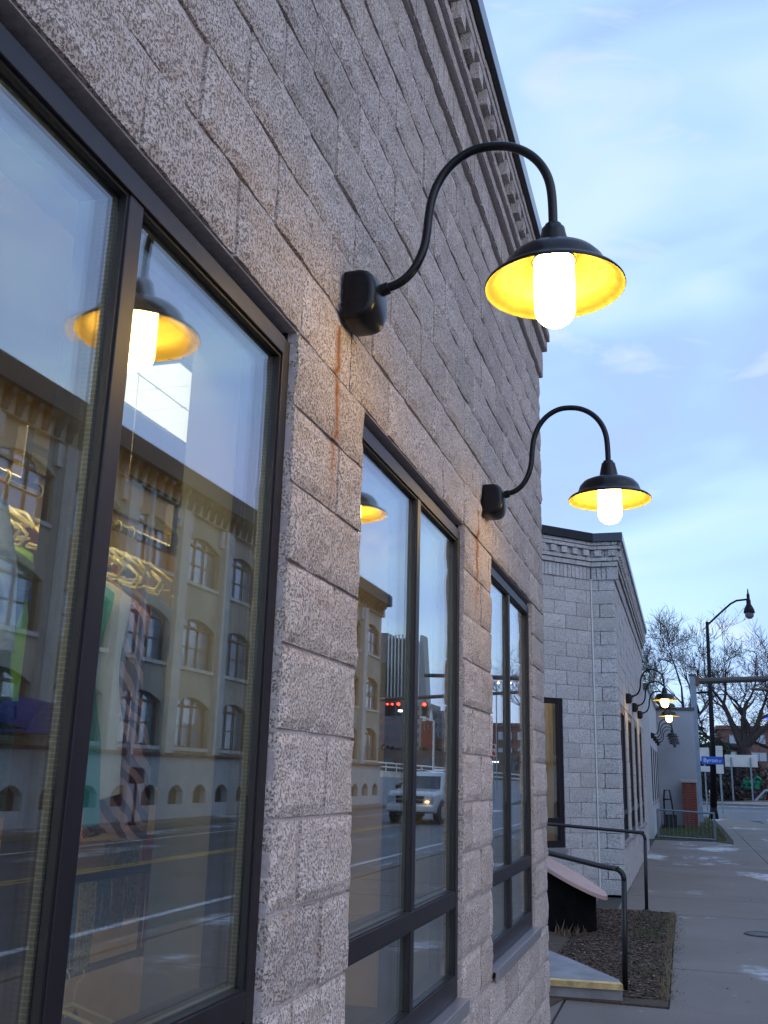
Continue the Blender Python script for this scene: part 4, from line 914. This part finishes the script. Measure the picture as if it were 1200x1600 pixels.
def vehicle(name, label, cat, loc, ang, m, kind, lights=True):
    """front towards local -x; built round the origin"""
    t = thing(name, label, cat, loc); t.rotation_euler = (0, 0, ang)
    suv = kind == 'suv'; L = 2.27; W = .92 if suv else .88; wr = .37 if suv else .32
    if suv:
        body = shell('body', m, t, [(-2.30, .72, .66, .42, .62, .68), (-2.22, .88, .80, .38, .92, 1.02), (-2.05, .92, .83, .36, 1.00, 1.10), (-1.05, .93, .84, .36, 1.06, 1.18), (-.9, .93, .86, .34, 1.08, 1.17), (1.6, .93, .86, .34, 1.08, 1.18), (2.2, .91, .82, .36, 1.05, 1.18), (2.28, .85, .78, .42, .95, 1.08)])
        cab = shell('cabin', m, t, [(-1.02, .80, .78, 1.10, 1.13, 1.16), (-.42, .80, .66, 1.10, 1.60, 1.76), (.2, .80, .67, 1.1, 1.64, 1.80), (1.7, .80, .67, 1.1, 1.64, 1.79), (2.14, .79, .72, 1.1, 1.18, 1.25)])
        ws = [(-.985, .72, 1.18), (-.455, .60, 1.69)]
    else:
        body = shell('body', m, t, [(-2.28, .70, .60, .38, .52, .58), (-2.1, .84, .74, .32, .66, .76), (-1.1, .87, .78, .30, .82, .92), (1.3, .87, .78, .30, .84, .94), (2.1, .85, .76, .32, .82, .98), (2.26, .78, .70, .40, .70, .88)])
        cab = shell('cabin', m, t, [(-1.15, .74, .70, .88, .90, .92), (-.35, .72, .56, .88, 1.28, 1.40), (.6, .72, .57, .88, 1.30, 1.43), (1.55, .74, .68, .88, .92, .97)])
        ws = [(-1.09, .66, .95), (-.40, .52, 1.36)]
    (xa, wa, za), (xb, wb, zb) = ws
    n_ = Vector((za-zb, 0, xb-xa)).normalized()*(-.012)
    MB().poly([(xa-.02, -wa, za+.012), (xa-.02, wa, za+.012), (xb-.02, wb, zb+.012), (xb-.02, -wb, zb+.012)]).build('windscreen', M_cglass, t)
    if suv:
        for s_ in (-1, 1):
            for x0, x1, x2, x3 in ((-.72, -.38, .28, .28), (.36, .36, 1.05, 1.05), (1.13, 1.13, 1.62, 1.86)):
                MB().poly([(x0, s_*.808, 1.17), (x1, s_*.725, 1.60), (x2, s_*.725, 1.60), (x3, s_*.808, 1.17)]).build('side_window', M_cglass, t)
            MB().tube([(-.2, s_*.62, 1.82), (1.6, s_*.62, 1.84)], .02, 6).build('roof_rail', M_black, t)
        MB().poly([(2.13, -.66, 1.25), (2.13, .66, 1.25), (1.78, .60, 1.68), (1.78, -.60, 1.68)]).build('rear_window', M_cglass, t)
    else:
        for s_ in (-1, 1): MB().poly([(-.85, s_*.735, .93), (-.35, s_*.625, 1.27), (.55, s_*.63, 1.29), (1.15, s_*.735, .95)]).build('side_window', M_cglass, t)
        MB().poly([(1.50, -.62, 1.00), (1.50, .62, 1.00), (.70, .54, 1.38), (.70, -.54, 1.38)]).build('rear_window', M_cglass, t)
    for s_ in (-1, 1):
        for x in (-1.42, 1.38):
            MB().tube([(x, s_*(W-.10), wr+.02), (x, s_*(W+.012), wr+.02)], wr+.09, 20).build('wheel_arch', M_black, t)
            wh_ = MB().tube([(x, s_*(W-.22), wr), (x, s_*(W+.02), wr)], wr, 24).build('wheel', M_tyre, t, bevel=.02)
            MB().tube([(x, s_*(W+.0), wr), (x, s_*(W+.032), wr)], wr*.62, 10).build('rim', M_rim, wh_)
        MB().box(-.80, -.62, s_*(W)-.06 if s_ > 0 else -W-.16, s_*(W)+.16 if s_ > 0 else -W+.06, 1.14 if suv else .92, 1.30 if suv else 1.05).build('mirror', M_black if suv else m, t, bevel=.03)
        hx = -2.29 if suv else -2.2
        h = MB().box(hx-.02, hx+.2, min(s_*.60, s_*.86), max(s_*.60, s_*.86), .72 if suv else .55, .95 if suv else .70).build('headlight', M_head, t, bevel=.03)
        if suv:
            if s_ > 0: MB().lathe([(0, 0), (.06, .0), (.07, .03), (0, .05)], (0, 0, 0), 12).build('turn_lamp', M_amb, h).location = (hx-.03, s_*.66, .74)
            MB().tube([(hx-.075, s_*.64, .54), (hx-.02, s_*.64, .54)], .05, 12).build('fog_lamp', M_black, t)
        tl = MB().box(2.20, 2.285, min(s_*.55, s_*.84), max(s_*.55, s_*.84), .95 if suv else .68, 1.12 if suv else .82).build('tail_light', M_red_l if lights else mat('tail_red', (.3, .01, .01), .3), t, bevel=.015)
    if suv:
        for s_ in (-1, 1):
            for z in (.70, .84): MB().box(-2.325, -2.20, s_*.33-.20 if s_ > 0 else -.53, s_*.33+.20 if s_ > 0 else -.13, z, z+.105).build('grille_opening', M_black, t, bevel=.01)
        MB().box(-2.37, -2.14, -.90, .90, .40, .64).build('bumper', m, t, bevel=.06)
        MB().box(-2.34, -2.2, -.55, .55, .27, .42).build('air_dam', M_black, t, bevel=.02)
        MB().box(-2.385, -2.371, -.16, .16, .475, .60).build('licence_plate', mat('yellow_plate', (.50, .36, .08), .5), t)
        for x in (-.30, .32, 1.08): MB().box(x, x+.012, -.9385, .9385, .48, 1.08).build('door_gap', M_black, t)
        for s_ in (-1, 1): MB().box(.06, .22, min(s_*.93, s_*.955), max(s_*.93, s_*.955), .96, .99).build('door_handle', M_black, t)
    return t
vehicle('parked_car', 'white boxy SUV with black grille and yellow front plate, driving towards the shop windows', 'SUV', (7.35, 36.9, -.122), rad(90)+rad(3), M_wpaint, 'suv', False).name = 'sport_utility_vehicle'
vehicle('car', 'white sedan with lit red tail lights reflected behind the SUV', 'car', (16.0, 76.5, .56), rad(-90)+rad(12), M_wpaint, 'sedan')
vehicle('car', 'silver sedan half hidden behind the reflected white SUV roof', 'car', (15.7, 67.5, .18), rad(-90), mat('silver_paint', (.35, .37, .40), .3, metal=.6), 'sedan', False)

struct(MB().poly([(8.5, 60, -.116), (26, 60, -.116), (26, 89, 1.25), (8.5, 93, 1.25)]).poly([(8.5, 60, -.116), (8.5, 93, 1.25), (8.5, 93, -.12)]).build('approach_road', M_asph))
# ------------------------------------------------------------------ mast arms and signals
M_mast = mat('painted_mast', (.22, .27, .33), .5, metal=.2, n_scale=4, n_amt=.15); M_arm = mat('dark_mast_arm', (.07, .06, .055), .6)
ma = thing('signal_mast', 'grey square traffic signal post with long dark horizontal arm reaching right', 'signal mast', (.47, 42, 0))
P(B('post', M_mast, None, .36, .60, 41.9, 42.14, -.1, 5.72, bevel=.01), ma)
P(B('cap', M_arm, None, .33, .63, 41.87, 42.17, 5.722, 5.80), ma)
P(MB().tube([(.62, 42, 5.52), (8.9, 42, 5.80)], [.13, .085], 10).build('arm', M_arm), ma)
P(MB().box(.60, .74, 41.85, 42.15, 5.33, 5.72).build('arm_bracket', mat('rusty_bracket', (.16, .07, .04), .8)), ma)
M_sig = emat('lit_red_signal', (1, .05, .03), 9/EX)
mb_ = thing('signal_mast', 'far signal mast arm hung with lit red lights, reflected in the second window', 'signal mast', (20, 62, 0))
P(MB().tube([(19.5, 62, 6.10), (4.0, 62, 6.95)], [.14, .09], 8).build('arm', M_arm), mb_)
P(MB().tube([(19.5, 62, 0), (19.5, 62, 7.2)], .16, 8).build('post', M_arm), mb_)
for i, x in enumerate((16.54, 16.19, 15.76, 15.11, 14.03)):
    tl = P(MB().box(x-.16, x+.16, 62.02, 62.25, 5.2, 6.1).build('signal_head', M_black), mb_)
    MB().tube([(x, 61.94, 5.95), (x, 62.0, 5.95)], .11 if i in (2, 4) else .07, 12).build('red_lens', M_sig, tl)
    MB().tube([(x, 62.2, 6.0), (x, 62.2, 6.45)], .03, 6).build('hanger', M_black, tl)
# white walk signal glimpse
P(MB().box(15.45, 15.75, 61.9, 61.95, 5.45, 5.6).build('white_lens', emat('white_signal', (.9, .95, 1), 5/EX)), mb_)

# street lamp
M_slamp = mat('street_lamp_black', (.006, .006, .008), .6, spec=.2)
sl = thing('street_lamp', 'tall black street lamp post with bell shaped lantern on a slanted arm', 'street lamp', (1.15, 47, 0))
P(MB().tube([(1.10, 47, 0), (1.12, 47, .5)], [.22, .14], 12).tube([(1.12, 47, .5), (1.24, 47, 3.2), (1.32, 47, 8.7)], [.15, .12, .07], 12).build('post', M_slamp, smooth=True), sl)
P(MB().tube([(1.32, 47, 8.55), (2.05, 47, 9.22), (2.40, 47, 9.52), (2.66, 47, 9.66), (3.15, 47, 9.71)], .045, 8).build('arm', M_slamp), sl)
P(MB().lathe([(.0, .35), (.02, .34), (.04, .12), (.07, .08), (.07, -.12), (.10, -.20), (.10, -.36), (.15, -.46), (.22, -.60), (.25, -.76), (.24, -.78), (.0, -.76)], (3.18, 47, 9.85), 18).build('lantern', M_slamp, smooth=True), sl)
P(MB().lathe([(.20, -.77), (.19, -.93), (.10, -1.03), (0, -1.05)], (3.18, 47, 9.85), 16).build('globe', M_jar_off, smooth=True), sl)
P(MB().tube([(1.2, 47, 5.50), (.55, 47, 5.46)], .05, 6).tube([(.57, 47, 5.46), (.57, 47, 5.3)], .03, 6).build('lower_arm', M_slamp), sl)
P(MB().lathe([(.0, 0), (.08, -.02), (.10, -.25), (.16, -.45), (.22, -.75), (.0, -.75)], (.57, 47, 5.30), 14).build('lower_lantern', M_slamp, smooth=True), sl)
P(MB().lathe([(.19, -.752), (.18, -.95), (.08, -1.08), (0, -1.1)], (.57, 47, 5.30), 14).build('lower_globe', M_jar_off, smooth=True), sl)
ss = thing('street_name_sign', 'blue street name sign with white letters on the black lamp post', 'street sign', (1.18, 46.7, 2.5))
P(MB().box(.72, 1.63, 46.66, 46.69, 2.32, 2.66).build('sign_panel', mat('sign_blue', (.01, .10, .50), .5), bevel=.03), ss)
text_mesh('lettering', 'Byron', .25, M_wtxt, ss, (1.10, 46.655, 2.49), (rad(90), 0, 0)); text_mesh('lettering', 'ST', .11, M_wtxt, ss, (1.50, 46.655, 2.45), (rad(90), 0, 0))
P(B('clamp', M_slamp, None, 1.10, 1.30, 46.69, 46.9, 2.40, 2.60), ss)
# small metal signs behind the lamp post
bs = thing('road_sign', 'pale back of a road sign on a thin post behind the black lamp post', 'sign', (1.0, 55, 0))
P(MB().tube([(1.0, 55, 0), (1.0, 55, 3.1)], .04, 6).build('post', M_pole), bs)
P(MB().box(.78, 1.25, 54.93, 54.95, 2.62, 3.3).build('sign_panel', M_signw), bs); P(MB().box(.72, 1.30, 54.93, 54.95, 2.08, 2.36).build('lower_panel', M_signw), bs)
bs2 = thing('road_sign', 'narrow white sign back just right of the black lamp post', 'sign', (1.8, 55, 0))
P(MB().tube([(1.75, 55, 0), (1.75, 55, 3.2)], .045, 6).build('post', M_pole), bs2); P(MB().box(1.55, 1.92, 54.9, 54.93, 2.0, 3.4).build('sign_panel', M_signw), bs2)
ws_ = thing('road_sign', 'long blank white sign board on two posts below the big bare tree', 'sign', (3.05, 60, 0))
P(B('sign_panel', M_signw, None, 2.19, 3.92, 60, 60.03, 2.43, 3.09, bevel=.01), ws_)
for x in (2.52, 3.55): P(MB().box(x-.04, x+.04, 60.031, 60.09, .6, 2.9).box(x-.04, x+.04, 59.93, 59.99, .6, 2.95).build('post', M_pole), ws_)

# brick pier and fence
bp_ = thing('brick_pier', 'red brick pier with pale stone cap beside the grey wall', 'pier', (.10, 37.5, 0))
M_rb = mat('red_brick', (.22, .055, .035), .85, n_scale=9, n_amt=.3)
mb = MB()
for k in range(20):
    z = .02+k*.075; off = .0 if k % 2 else .1
    for f_ in (0, 1):
        xs = [-.13, -.13+.1+off*.5, .09+off*.5, .345]
        for a, b in zip(xs, xs[1:]): mb.box(a+.004, b-.004, 37.30 if f_ == 0 else 37.52, 37.50 if f_ == 0 else 37.74, z+.004, z+.071)
tag(P(mb.build('brick', M_rb), bp_), kind='stuff'); P(B('mortar_core', M_mortar_far, None, -.122, .337, 37.31, 37.73, 0, 1.52), bp_)
P(B('stone_cap', M_whb, None, -.19, .40, 37.24, 37.80, 1.525, 1.64, bevel=.01), bp_)
fe = thing('metal_fence', 'low galvanised metal fence panel with thin pickets across the grass strip', 'fence', (-.05, 29.5, 0))
M_gal = mat('galvanised_blue', (.16, .22, .26), .5, metal=.3)
P(MB().tube([(-.80, 29.52, .775), (.70, 29.45, .725)], .024, 8).build('top_rail', M_gal), fe); P(MB().tube([(-.80, 29.52, .06), (.70, 29.45, .035)], .024, 8).build('bottom_rail', M_gal), fe)
for x, z in ((-.80, .80), (.70, .75)): P(B('post', M_gal, None, x-.03, x+.03, 29.44, 29.50, 0, z), fe)
for i in range(13): x = -.72+i*.11; P(MB().tube([(x, 29.49, .05), (x, 29.49, .76)], .006, 5).build('picket', M_gal), fe)
br = thing('bicycle_rack', 'dark bent tube rack standing against the third wing behind the fence', 'rack', (-.6, 36.5, 0))
P(MB().tube([(-.75, 36, .0), (-.75, 36, .95), (-.72, 36, 1.25), (-.55, 36, 1.25), (-.5, 36, .9)], .03, 8).tube([(-.75, 36, .95), (-.5, 36, .95), (-.45, 36, .4)], .03, 8).build('bent_tube', M_black_rail, smooth=True), br)
P(B('block_base', M_black, None, -.75, -.35, 36.1, 36.5, 0, .45), br)

# ------------------------------------------------------------------ bare trees
M_bark = mat('bark', (.036, .028, .026), .95, n_scale=6, n_amt=.35)
def bare_tree(name, label, loc, h, spread, seed, r0, lean=0, twigs=3, group='bare trees across the side street', limbs=None, trunk=.28):
    rnd = random.Random(seed); mbt = MB(); mbb = MB(); mtw = MB()
    def grow(p, d, L, r, lvl, mb):
        n = 5; pts = [p.copy()]; rs = [r]; q = p.copy(); dd = d.copy()
        for i in range(n):
            dd = (dd+Vector((rnd.uniform(-1, 1), rnd.uniform(-1, 1), rnd.uniform(-.5, .9)))*(.16 if lvl < 2 else .24)).normalized(); q = q+dd*L/n; pts.append(q.copy()); rs.append(r*(1-.5*(i+1)/n))
        mb.tube(pts, rs, 7 if lvl < 2 else (4 if lvl < 4 else 3), cap=False)
        if lvl >= twigs+2: return
        kids = 3 if lvl < 2 else 4
        for c in range(kids):
            i = rnd.randint(2, n) if c else n; b = pts[i]; ax_ = Vector((rnd.gauss(0, 1), rnd.gauss(0, 1), rnd.gauss(0, .7))).normalized()
            nd = (dd*1.0+ax_*(1.0 if c else .45)+Vector((0, 0, .02))).normalized()
            grow(b, nd, L*rnd.uniform(.58, .80), max(.017*h/12, rs[i]*rnd.uniform(.62, .86)), lvl+1, mbb if lvl < 1 else mtw)
    t = thing(name, label, 'tree', loc, group)
    top = Vector((lean*h*trunk, 0, h*trunk)); mbt.tube([(0, 0, -.3), (lean*h*trunk*.4, 0, h*trunk*.5), top], [r0*1.25, r0, r0*.95], 10, cap=False); tr = mbt
    for d, L in (limbs or [((-.5, 0, 1), .42), ((.1, .3, 1), .45), ((.7, -.1, .8), .42), ((-.9, .2, .6), .35)]):
        grow(top-Vector((0, 0, .15)), Vector(d).normalized(), L*h*spread, r0*.55, 0, mbb)
    o = tr.build('trunk', M_bark, t, smooth=True); mbb.build('limbs', M_bark, t); mtw.build('twigs', M_bark, t)
    return t
bare_tree('bare_tree', 'largest bare winter tree with thick forked trunk behind the blank sign board', (5.1, 95, .1), 12.6, .78, 5, .62, 0, 3, trunk=.36, limbs=[((-.55, 0, 1), .44), ((.05, .2, 1), .46), ((.55, 0, 1), .40), ((.95, -.2, .75), .36), ((-1.0, .1, .35), .34)])
bare_tree('bare_tree', 'bare tree spreading above the grey wall, trunk hidden behind it', (.25, 62, 0), 8.4, .74, 9, .20, 0, 3, trunk=.56, limbs=[((-.75, 0, .9), .40), ((-.35, .1, 1), .42), ((.25, 0, 1), .40), ((-1.0, 0, .45), .34), ((.6, .2, .8), .3)])
bare_tree('bare_tree', 'bare tree cut by the right picture edge beyond the side street', (9.8, 99, .2), 12.5, .8, 21, .42, 0, 3)
# undergrowth, evergreens, houses
def bush(name, label, loc, sx, sy, sz, m, n=900, seed=1, cat='shrub', leaf=.12, group=None):
    rnd = random.Random(seed); mb = MB()
    blobs = [(rnd.uniform(-.6, .6)*sx, rnd.uniform(-.6, .6)*sy, rnd.uniform(.15, .75)*sz, rnd.uniform(.25, .5)) for _ in range(9)]
    for i in range(n):
        b = rnd.choice(blobs); v = Vector((rnd.gauss(0, 1), rnd.gauss(0, 1), rnd.gauss(0, 1))).normalized()*rnd.uniform(.5, 1)
        c = Vector((b[0]+v.x*b[3]*sx, b[1]+v.y*b[3]*sy, max(.02, b[2]+v.z*b[3]*sz))); s = leaf*rnd.uniform(.5, 1.4)
        a = Vector((rnd.gauss(0, 1), rnd.gauss(0, 1), rnd.gauss(0, 1))).normalized()*s; bb = a.cross(Vector((rnd.gauss(0, 1), rnd.gauss(0, 1), rnd.gauss(0, 1)))).normalized()*s*.6
        mb.poly([c-a, c+bb, c+a, c-bb])
    t = thing(name, label, cat, loc, group); mb.build('foliage', m, t)
    st_ = MB()
    for i in range(6): st_.tube([(rnd.uniform(-.3, .3)*sx, 0, -.05), (rnd.uniform(-.8, .8)*sx, rnd.uniform(-.3, .3)*sy, sz*.8)], .03, 4)
    st_.build('stems', M_bark, t); return t
M_ever = mat('evergreen', (.02, .035, .018), .9, n_scale=1.5, n_amt=.5); M_brush = mat('winter_brush', (.075, .048, .040), .95, n_scale=.8, n_amt=.5); M_brush2 = mat('winter_brush_dark', (.035, .028, .028), .95, n_scale=.8, n_amt=.5)
bush('evergreen_shrub', 'dark evergreen shrub just right of the signal post', (1.5, 92, .05), 2.2, 1.5, 6.2, M_ever, 1500, 2, leaf=.22)
bush('evergreen_shrub', 'dark evergreen shrub between the lamp post and the big tree', (3.3, 94, .05), 1.5, 1.5, 5.2, M_ever, 1100, 3, leaf=.20)
for i, (x, y, sx, sz, m) in enumerate(((3.6, 88, 2.0, 2.6, M_brush2), (6.4, 90, 2.4, 3.6, M_brush), (9.2, 92, 2.2, 5.0, M_brush), (5.0, 99, 4.0, 3.8, M_brush2), (1.2, 86.5, 1.2, 2.2, M_brush2), (11.5, 94, 2.0, 4.0, M_brush))):
    bush('bare_shrub', ['tangled dark shrub left of the big trunk', 'brown leafless shrub under the big tree', 'tall reddish brown shrub near the right picture edge', 'dark shrub mass behind the big trunk', 'low dark shrub beside the signal post', 'brown shrub cut by the right picture edge'][i], (x, y, .05), sx, 1.4, sz, m, 1500, 30+i, leaf=.16, group='leafless shrubs on the far bank')
struct(MB().prism([(.9, -.12), (.9, .05), (14.2, .42), (30, .9), (30, -.2)], 1, 86, 86.2).build('bank_kerb', M_whb))
mb = MB().poly([(-6, 84.5, .02), (.9, 85.9, .05), (14.2, 86.1, .43), (40, 88, 1.2), (40, 130, 1.6), (-6, 130, .6)]); struct(mb.build('grass_bank', mat('bank_grass', (.12, .105, .04), .95, n_scale=1.2, col2=(.07, .06, .03))))
hz = thing('house', 'small white gabled house among dark shrubs beyond the street sign', 'house', (2.4, 112, 0))
P(B('wall', M_white_paint, None, 1.6, 3.6, 111, 114, 0, 4.1), hz); P(MB().prism([(1.3, 4.1), (3.9, 4.1), (2.6, 5.2)], 1, 110.8, 114.2).build('roof', M_signw), hz); P(B('window', M_cglass, None, 2.0, 2.6, 110.93, 110.98, 2.6, 3.6), hz)
bb_ = thing('brick_office_building', 'low brown brick building with rows of grey windows behind the bare trees', 'building', (12, 170, 0))
P(B('wall', mat('brown_brick', (.14, .075, .065), .9, n_scale=.6, n_amt=.2), None, 5.4, 34, 170, 185, 0, 9.9), bb_); P(B('roof_band', mat('roof_band', (.15, .07, .065), .8), None, 5.1, 34.3, 169.7, 185, 9.905, 10.5), bb_)
for r_ in range(3):
    for i in range(8):
        x = 7.0+i*3.2; f_ = P(B('window', M_wfr, None, x, x+2.4, 169.9, 169.97, 7.6-r_*2.7, 9.1-r_*2.7), bb_); MB().box(x+.1, x+1.15, 169.85, 169.88, 7.7-r_*2.7, 9.0-r_*2.7).box(x+1.25, x+2.3, 169.85, 169.88, 7.7-r_*2.7, 9.0-r_*2.7).build('pane', mat('dusk_pane', (.30, .36, .42), .15, spec=.9) if (r_, i) == (0, 0) else bpy.data.materials['dusk_pane'], f_)
bush('green_shrub', 'rounded bright green shrub behind the right post of the blank sign board', (4.95, 83.5, 1.15), .75, .5, .95, mat('green_leaf', (.012, .16, .09), .7, n_scale=3, n_amt=.5), 1500, 77, leaf=.10)
gr = thing('guard_rail', 'short silver bent guard rail end on the right bank', 'guard rail', (5.9, 82, 0))
P(MB().tube([(4.9, 80, .30), (5.6, 80, 1.05), (7.2, 80, 1.15), (9, 80, 1.1)], .10, 6).build('rail', M_pole), gr)
P(MB().tube([(6.6, 80.1, .0), (6.6, 80.1, 1.1)], .06, 6).build('post', M_pole), gr)
bl = thing('blue_light', 'small blue light behind the bare branches at the right picture edge', 'light', (13.8, 168, 0))
P(MB().lathe([(0, .45), (.45, 0), (0, -.45)], (13.0, 168, 11.6), 10).build('blue_lamp', emat('blue_glow', (.05, .08, 1), 4/EX)), bl)
P(MB().tube([(13.0, 168.2, 0), (13.0, 168.2, 11.3)], .08, 6).build('post', M_slamp), bl)

# ------------------------------------------------------------------ skyline seen only in the glass
def tower(name, label, x0, x1, y0, y1, h, m, mw, cols, rows, cat='building', wz0=3, frac=.55):
    t = thing(name, label, cat, ((x0+x1)/2, y0, 0)); P(B('wall', m, None, x0, x1, y0, y1, 0, h), t)
    for r_ in range(rows):
        dz = (h-wz0)/rows; z = wz0+r_*dz
        for c in range(cols):
            dx = (x1-x0)/cols; x = x0+c*dx+dx*(1-frac)/2
            P(B('window', mw, None, x, x+dx*frac, y0-.06, y0-.01, z+dz*.2, z+dz*.7), t)
    return t
M_twg = mat('dusk_tower_glass', (.03, .045, .07), .2, spec=.8)
st_ = thing('skyscraper', 'dark skyscraper with white vertical fins reflected in the second window', 'skyscraper', (56, 200, 0))
P(B('wall', M_twg, None, 52.2, 58.0, 200, 210, 0, 29.6), st_)
for i in range(5): x = 54.2+i*.80; P(B('white_fin', M_signw, None, x, x+.28, 199.5, 199.98, 15, 30.4), st_)
P(B('pale_shaft', mat('pale_shaft', (.42, .45, .48), .6), None, 52.0, 53.6, 199.3, 199.45, 13, 30), st_)
tw_ = thing('skyscraper', 'slim pale tapering tower beside the finned skyscraper', 'skyscraper', (50, 202, 0)); P(MB().prism([(48.6, 0), (51.4, 0), (51.2, 30.5), (50.5, 30.5)], 1, 202, 206).build('shaft', mat('pale_concrete', (.38, .38, .38), .7)), tw_)
tower('office_block', 'dark blue glass block left of the finned skyscraper', 58.2, 63, 201, 212, 31.0, mat('blue_dark', (.05, .09, .13), .4), M_twg, 4, 16)
tower('office_block', 'dark green glazed block in front of the finned skyscraper', 57.0, 60.5, 190, 196, 24, mat('green_dark', (.03, .07, .06), .4), M_twg, 4, 14)
tower('apartment_block', 'purplish brown apartment block with rows of windows behind the red signals', 49.2, 56.5, 186, 194, 15.6, mat('apt_brown', (.15, .12, .14), .8), M_twg, 6, 6)
tower('hotel', 'beige hotel block behind the brick church', 45.0, 49.0, 187, 196, 15.0, mat('hotel_beige', (.28, .25, .23), .8), M_twg, 4, 7)
tower('apartment_block', 'blue grey block right of the church spire', 42.2, 44.9, 190, 198, 13.8, mat('apt_blue', (.20, .22, .26), .8), M_twg, 3, 6)
ch = thing('church', 'red brick church tower with pale pinnacles reflected in the second window', 'church', (43.8, 176, 0))
P(B('tower', mat('church_brick', (.22, .055, .035), .9), None, 41.6, 43.6, 175, 178, 0, 11.0), ch); P(B('nave', mat('church_brick2', (.17, .05, .035), .9), None, 41.2, 44.4, 178.1, 186, 0, 8.2), ch)
for x in (41.9, 43.2): P(MB().lathe([(.35, 0), (.3, .8), (0, 2.4)], (x, 175.6, 11.0), 8).build('pinnacle', M_signw), ch)
for x in (42.1, 42.8): P(B('window', M_twg, None, x, x+.3, 174.9, 174.97, 9.3, 10.4), ch)
for i, (x, y, sx, sz) in enumerate(((44, 150, 7, 5.6), (36, 148, 6, 5.8), (30, 150, 6, 5.0), (24, 152, 6, 4.6), (50, 152, 6, 5.2), (57, 155, 7, 7))):
    bush('distant_trees', ['dark tree mass below the church in the reflection', 'olive tree mass right of the church in the reflection', 'dark trees beyond the ramp, middle of the reflection', 'dark trees near the bridge in the third window reflection', 'dark trees below the apartment block in the reflection', 'dark trees at the left of the reflected ramp'][i], (x, y, 0), sx, 3, sz, M_brush2 if i % 2 == 0 else mat('olive_trees', (.06, .055, .03), .95, n_scale=.5, n_amt=.4), 1600, 60+i, cat='trees', leaf=.5)
    P(B('inner_mass', M_brush2, None, x-sx*.8, x+sx*.8, y, y+2, 0, sz*.75), [o for o in COL.objects if o.get('category') == 'trees'][-1])
rw = thing('bridge_ramp', 'curving concrete ramp wall with double white railing beyond the cars', 'ramp', (22, 95, 0))
RP = [(30, 96, 2.0), (24, 92, 1.72), (18, 90, 1.35), (12.5, 92, 1.0), (7, 98, .8), (3.6, 108, .7)]
mb = MB()
for a, b in zip(RP, RP[1:]): mb.poly([(a[0], a[1], -.2), (b[0], b[1], -.2), (b[0], b[1], b[2]), (a[0], a[1], a[2])]); mb.poly([(a[0], a[1]+.3, -.2), (b[0], b[1]+.3, -.2), (b[0], b[1]+.3, b[2]), (a[0], a[1]+.3, a[2])]); mb.poly([a, b, (b[0], b[1]+.3, b[2]), (a[0], a[1]+.3, a[2])])
P(mb.build('ramp_wall', M_whb), rw)
for dz in (.38, .75): P(MB().tube([(a, b, c+dz) for a, b, c in RP[:4]], .07, 6).build('rail', M_signw), rw)
for i in range(14):
    u = i/13*3; j = min(2, int(u)); f_ = u-j; a, b = RP[j], RP[j+1]; p = [a[q]+(b[q]-a[q])*f_ for q in range(3)]; P(MB().tube([(p[0], p[1], p[2]-.1), (p[0], p[1], p[2]+.8)], .06, 5).build('rail_post', M_signw), rw)
lp2 = thing('street_lamp', 'pale thin lamp post in front of the reflected dark trees', 'street lamp', (18.5, 80, 0)); P(MB().tube([(18.3, 82, 0), (18.3, 82, 6.0), (19.5, 82, 6.3)], .09, 6).build('post', M_signw), lp2)
cm = tower('office_block', 'long low building with lit strip under its eave in the third window reflection', 18, 40, 128, 140, 4.6, mat('low_block', (.10, .07, .07), .8), M_twg, 8, 1, wz0=1.2)
P(B('lit_strip', emat('strip_light', (1, .95, .9), 4/EX), None, 21, 26, 127.8, 127.95, 3.3, 3.45), cm); P(B('lit_strip', emat('strip_light2', (1, .8, .6), 4/EX), None, 16.3, 17.6, 127.8, 127.95, 3.7, 3.95), cm)
ob = thing('monument', 'slim grey obelisk shaped tower reflected in the third window', 'tower', (29, 195, 0)); P(MB().prism([(28.9, 0), (31.0, 0), (30.5, 11.5), (29.5, 11.5)], 1, 195, 197).build('shaft', mat('obelisk', (.20, .25, .30), .8)), ob)
fs = thing('road_sign', 'red and white stacked arrow signs reflected at the left of the third window', 'sign', (9.2, 60, 0))
P(MB().tube([(9.15, 60.05, 0), (9.15, 60.05, 3.5)], .04, 6).build('post', M_pole), fs); P(B('sign_panel', M_signw, None, 8.98, 9.34, 60, 60.03, 2.72, 3.45), fs)
M_sr = mat('sign_red', (.55, .03, .03), .5)
for z in (2.80, 3.18): P(MB().poly([(9.04, 59.99, z), (9.28, 59.99, z), (9.28, 59.99, z+.16), (9.16, 59.99, z+.24), (9.04, 59.99, z+.16)]).build('red_arrow', M_sr), fs)
for i, (x, y, z) in enumerate(((8.9, 70, 8.1), (12.4, 80, 9.0), (11.4, 80, 9.0))):
    t = thing('street_lamp', ['lit orange street lamp head reflected at the top right of the third window', 'left of two small lit lamp heads reflected in the third window', 'right of two small lit lamp heads reflected in the third window'][i], 'street lamp', (x, y, 0))
    P(MB().lathe([(0, .1), (.28 if i == 0 else .12, 0), (0, -.06)], (x, y, z), 12).build('lamp_head', emat('street_glow%d' % i, (1, .62, .35), 9/EX)), t); P(MB().tube([(x+1.2, y+.1, 0), (x+1.2, y+.1, z), (x, y+.1, z+.1)], .05, 5).build('post', M_pole), t)
